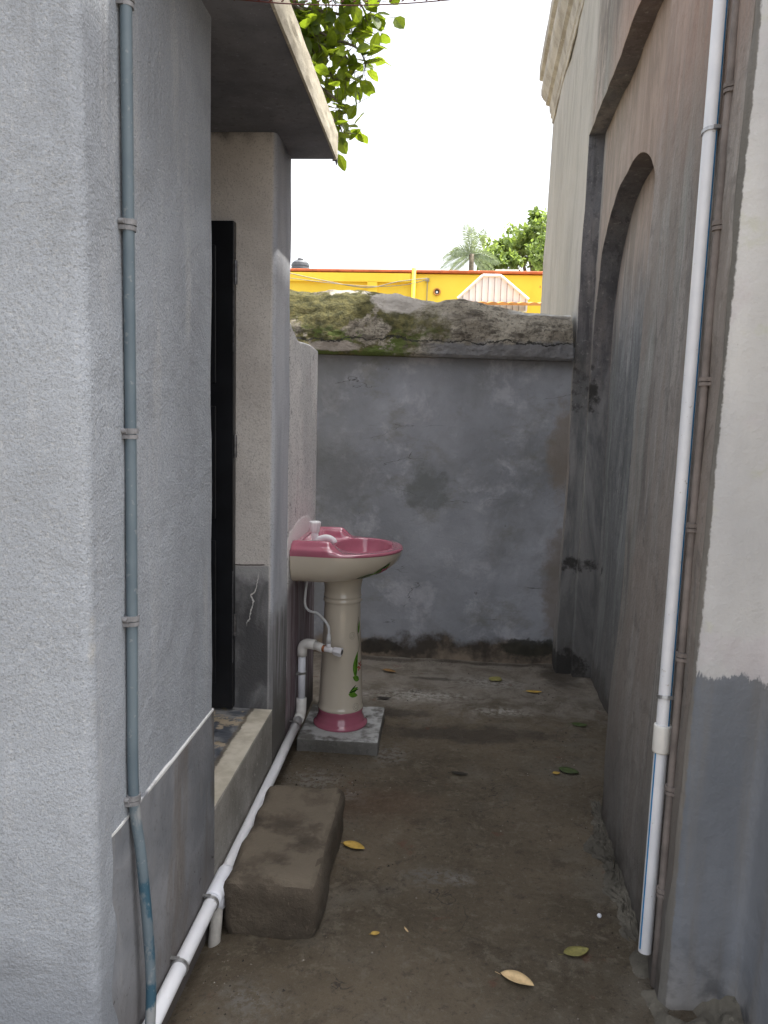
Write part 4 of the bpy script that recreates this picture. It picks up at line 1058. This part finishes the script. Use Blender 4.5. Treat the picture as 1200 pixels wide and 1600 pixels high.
# far white roof sliver
bm = BM(); box(bm, (1.15, 19, -.03), (1.6, 22, 4.93)); w1 = BM(); 
M_FARW = plain('far_white_wash', (.75, .76, .76), .7, .05, 1)
hb_ = thing('distant_house', 'white-washed distant house just showing above the yellow roof under the trees', 'building', (2.2, 20, 0))
obj('wall', bm, M_FARW, hb_)
v = [w1.verts.new(p) for p in ((1.1, 18.9, 4.932), (1.65, 18.9, 4.932), (1.65, 22.1, 4.932), (1.1, 22.1, 4.932), (1.35, 20.5, 5.12), (1.4, 20.5, 5.12))]
for f in ((0, 1, 5, 4), (1, 2, 5), (2, 3, 4, 5), (3, 0, 4), (3, 2, 1, 0)): w1.faces.new([v[i] for i in f])
obj('roof', w1, M_FARW, hb_)

# ------------------------------------------------------------------ vegetation
def leafquad(bm, c, d, n_, L, Wd):
    """six-point pointed leaf"""
    d = d.normalized(); s_ = d.cross(n_).normalized(); n2 = s_.cross(d)
    pts = [(0, 0), (.22, .72), (.55, 1), (.85, .55), (1, 0), (.85, -.55), (.55, -1), (.22, -.72)]
    mid = [bm.verts.new(c+d*L*t-n2*.06*L*(t*t)) for t in (0, .22, .55, .85, 1)]
    for sg in (1, -1):
        ed = [bm.verts.new(c+d*L*t+s_*Wd*w_*sg+n2*Wd*.25*w_-n2*.06*L*t*t) for t, w_ in ((.22, .72), (.55, 1), (.85, .55))]
        bm.faces.new((mid[0], mid[1], ed[0])); bm.faces.new((mid[1], mid[2], ed[1], ed[0])); bm.faces.new((mid[2], mid[3], ed[2], ed[1])); bm.faces.new((mid[3], mid[4], ed[2]))
def rv(): return Vector((random.gauss(0, 1), random.gauss(0, 1), random.gauss(0, 1)))
# broad-leaved tree leaning over the outbuilding
bt = thing('broadleaf_tree', 'broad-leaved tree hanging glossy leaves over the end of the outbuilding roof', 'tree', (-2.3, 5.6, 0))
lb = BM(); tb = BM()
tube(tb, spline([Vector((-2.3, 5.6, -.05)), Vector((-2.25, 5.6, 1.5)), Vector((-2.1, 5.4, 3.0)), Vector((-1.9, 5.3, 4.0))], 5), [.15-.09*i/15 for i in range(16)], 12)
TIPS = [(-0.53, 4.9, 3.74, 0.8), (-0.53, 4.9, 3.49, 0.7), (-0.61, 4.9, 3.66, 0.9), (-0.72, 4.9, 3.4, 0.8), (-0.66, 4.9, 3.23, 0.45), (-0.66, 4.9, 3.1, 0.7), (-0.82, 4.9, 3.51, 0.9), (-0.84, 4.9, 3.7, 1), (-0.71, 4.9, 3.56, 0.9), (-0.6, 4.9, 3.45, 0.6), (-0.96, 4.9, 3.83, 1), (-0.72, 4.9, 3.83, 1), (-0.57, 4.9, 3.86, 0.9), (-0.75, 4.9, 3.31, 0.6), (-0.91, 4.9, 3.67, 1), (-0.71, 4.9, 3.16, 0.5), (-0.83, 4.9, 3.38, 0.7), (-0.65, 4.9, 3.98, 1), (-0.84, 4.9, 4.02, 1), (-0.5, 4.9, 4.05, 0.9), (-0.9, 5.0, 3.8, 1), (-1.2, 5.1, 3.6, 1), (-1.1, 5.0, 3.3, 1), (-1.5, 5.2, 4.0, 1), (-1.6, 5.3, 3.4, 1), (-2.2, 5.4, 4.3, 1), (-2.6, 5.6, 4.2, 1), (-1.9, 5.0, 4.4, 1)]
tips = [((TX, TY_, TZ), d_) for TX, TY_, TZ, d_ in TIPS]
for tcoord, den in tips:
    T = Vector(tcoord); o0 = Vector((-1.95, 5.3, 3.6))
    md = (T+o0)/2+Vector((0, 0, .25))+rv()*.06
    pts = spline([o0, md, T+Vector((-.12, 0, .12)), T], 6); tube(tb, pts, [.020*(1-.88*i/(len(pts)-1)) for i in range(len(pts))], 7)
    for k in range(int(26*den)):
        b_ = pts[random.randint(int(len(pts)*.55), len(pts)-1)] if random.random() < .35 else T
        e = b_+rv()*.068; tube(tb, [b_, e], .0015, 4, cap=False)
        d = (rv()*.9+Vector((.25, 0, -.35))+(e-b_).normalized()*.7); nr = Vector((0, -.2, 1))+rv()*.6
        leafquad(lb, e, d, nr, random.uniform(.08, .125), random.uniform(.030, .042))
obj('trunk', tb, M_BARK, bt, smooth=True); obj('crown', lb, M_LEAF, bt)

# palm beyond the yellow building
pt = thing('coconut_palm', 'coconut palm with drooping fronds far beyond the yellow roof', 'palm tree', (.62, 22, 0))
bm = BM(); tube(bm, spline([Vector((.45, 22, -.05)), Vector((.5, 22, 2)), Vector((.62, 22, 4)), Vector((.62, 22, 5.9))], 5), .07, 10); obj('trunk', bm, M_BARK, pt, smooth=True)
bm = BM(); random.seed(3)
PCn = Vector((.62, 22, 5.9))
fr_ = [(104, .78, .06), (66, .85, .08), (92, .72, .05), (140, .72, .7), (160, .8, .55), (186, .8, .45), (28, .75, .75), (10, .75, .5), (-12, .6, .4), (205, .62, .3), (-35, .5, .3)]
for ang, L, droop in fr_:
    a = R(ang); dy = random.uniform(-.5, .5)
    pts = []
    for i in range(13):
        t = i/12; pts.append(PCn+Vector((math.cos(a)*L*t, dy*t*L, math.sin(a)*L*t-droop*L*t*t)))
    tube(bm, pts, [.02*(1-.8*i/12) for i in range(13)], 5)
    for i in range(1, 13):
        for h_ in (0, .5):
            c = pts[i] if h_ == 0 else (pts[i]+pts[i-1])/2
            tg = (pts[i]-pts[i-1]).normalized(); sd_ = tg.cross(Vector((0, 1, 0))).normalized()
            for s in (-1, 1):
                ll = .17*math.sin(math.pi*(.12+.8*i/12))+.04
                d = (sd_*s*1.0+tg*.8+Vector((0, random.uniform(-.4, .4), -.45))).normalized()
                leafquad(bm, c, d, Vector((0, 1, .3)), ll, .011)
obj('crown', bm, M_PALM, pt)

def far_tree(name, label, base, blobs, n, ls, th=.2):
    t = thing(name, label, 'tree', base, 'trees beyond the yellow building')
    bm = BM(); tb = BM(); bz = Vector(base)
    top = Vector(blobs[0][0])
    tube(tb, spline([bz+Vector((0, 0, -.05)), bz*.6+top*.4+Vector((.1, 0, 0)), top], 6), [th*(1-.75*i/12) for i in range(13)], 9)
    for c, r in blobs:
        c = Vector(c); j = bz+(top-bz)*.7; tube(tb, spline([j, (j+c)/2+Vector((0, 0, .15)), c+rv()*.1], 5), [th*.4*(1-.7*i/10) for i in range(11)], 6)
        sub = [c+Vector((random.gauss(0, .45)*r[0], random.gauss(0, .45)*r[1], random.gauss(0, .45)*r[2])) for _ in range(12)]
        for k in range(n):
            s0 = random.choice(sub); q_ = rv(); q_.normalize(); rad = random.random()**.4
            p = s0+Vector((q_.x*r[0], q_.y*r[1], q_.z*r[2]))*.42*rad
            leafquad(bm, p, rv()+Vector((0, 0, -.5)), rv()+Vector((0, 0, 1)), ls*random.uniform(.7, 1.3), ls*.33)
    obj('trunk', tb, M_BARK, t, smooth=True); obj('crown', bm, M_LEAF2, t)
random.seed(11)
far_tree('leafy_tree', 'tallest bushy green tree beside the old building above the yellow roof', (2.9, 25, 0), [((2.55, 25, 7.1), (.65, .8, .55)), ((2.0, 25, 7.0), (.6, .7, .35)), ((3.1, 25, 7.2), (.7, .8, .6)), ((2.5, 25, 6.5), (.5, .6, .45)), ((1.7, 25, 6.75), (.3, .4, .22)), ((3.1, 25, 6.3), (.7, .6, .6)), ((2.75, 25, 7.62), (.35, .5, .2))], 360, .17)
far_tree('leafy_tree', 'low round green tree between the palm and the tallest tree', (1.35, 24, 0), [((1.35, 24, 6.25), (.38, .5, .38)), ((1.75, 24, 6.1), (.4, .4, .25)), ((1.1, 24, 6.05), (.25, .3, .22))], 480, .13, .12)
far_tree('leafy_tree', 'short green tree low behind the right end of the yellow roof', (2.6, 20.5, 0), [((2.75, 20.5, 5.9), (.5, .5, .5)), ((2.35, 20.5, 5.6), (.35, .4, .3))], 420, .12, .12)
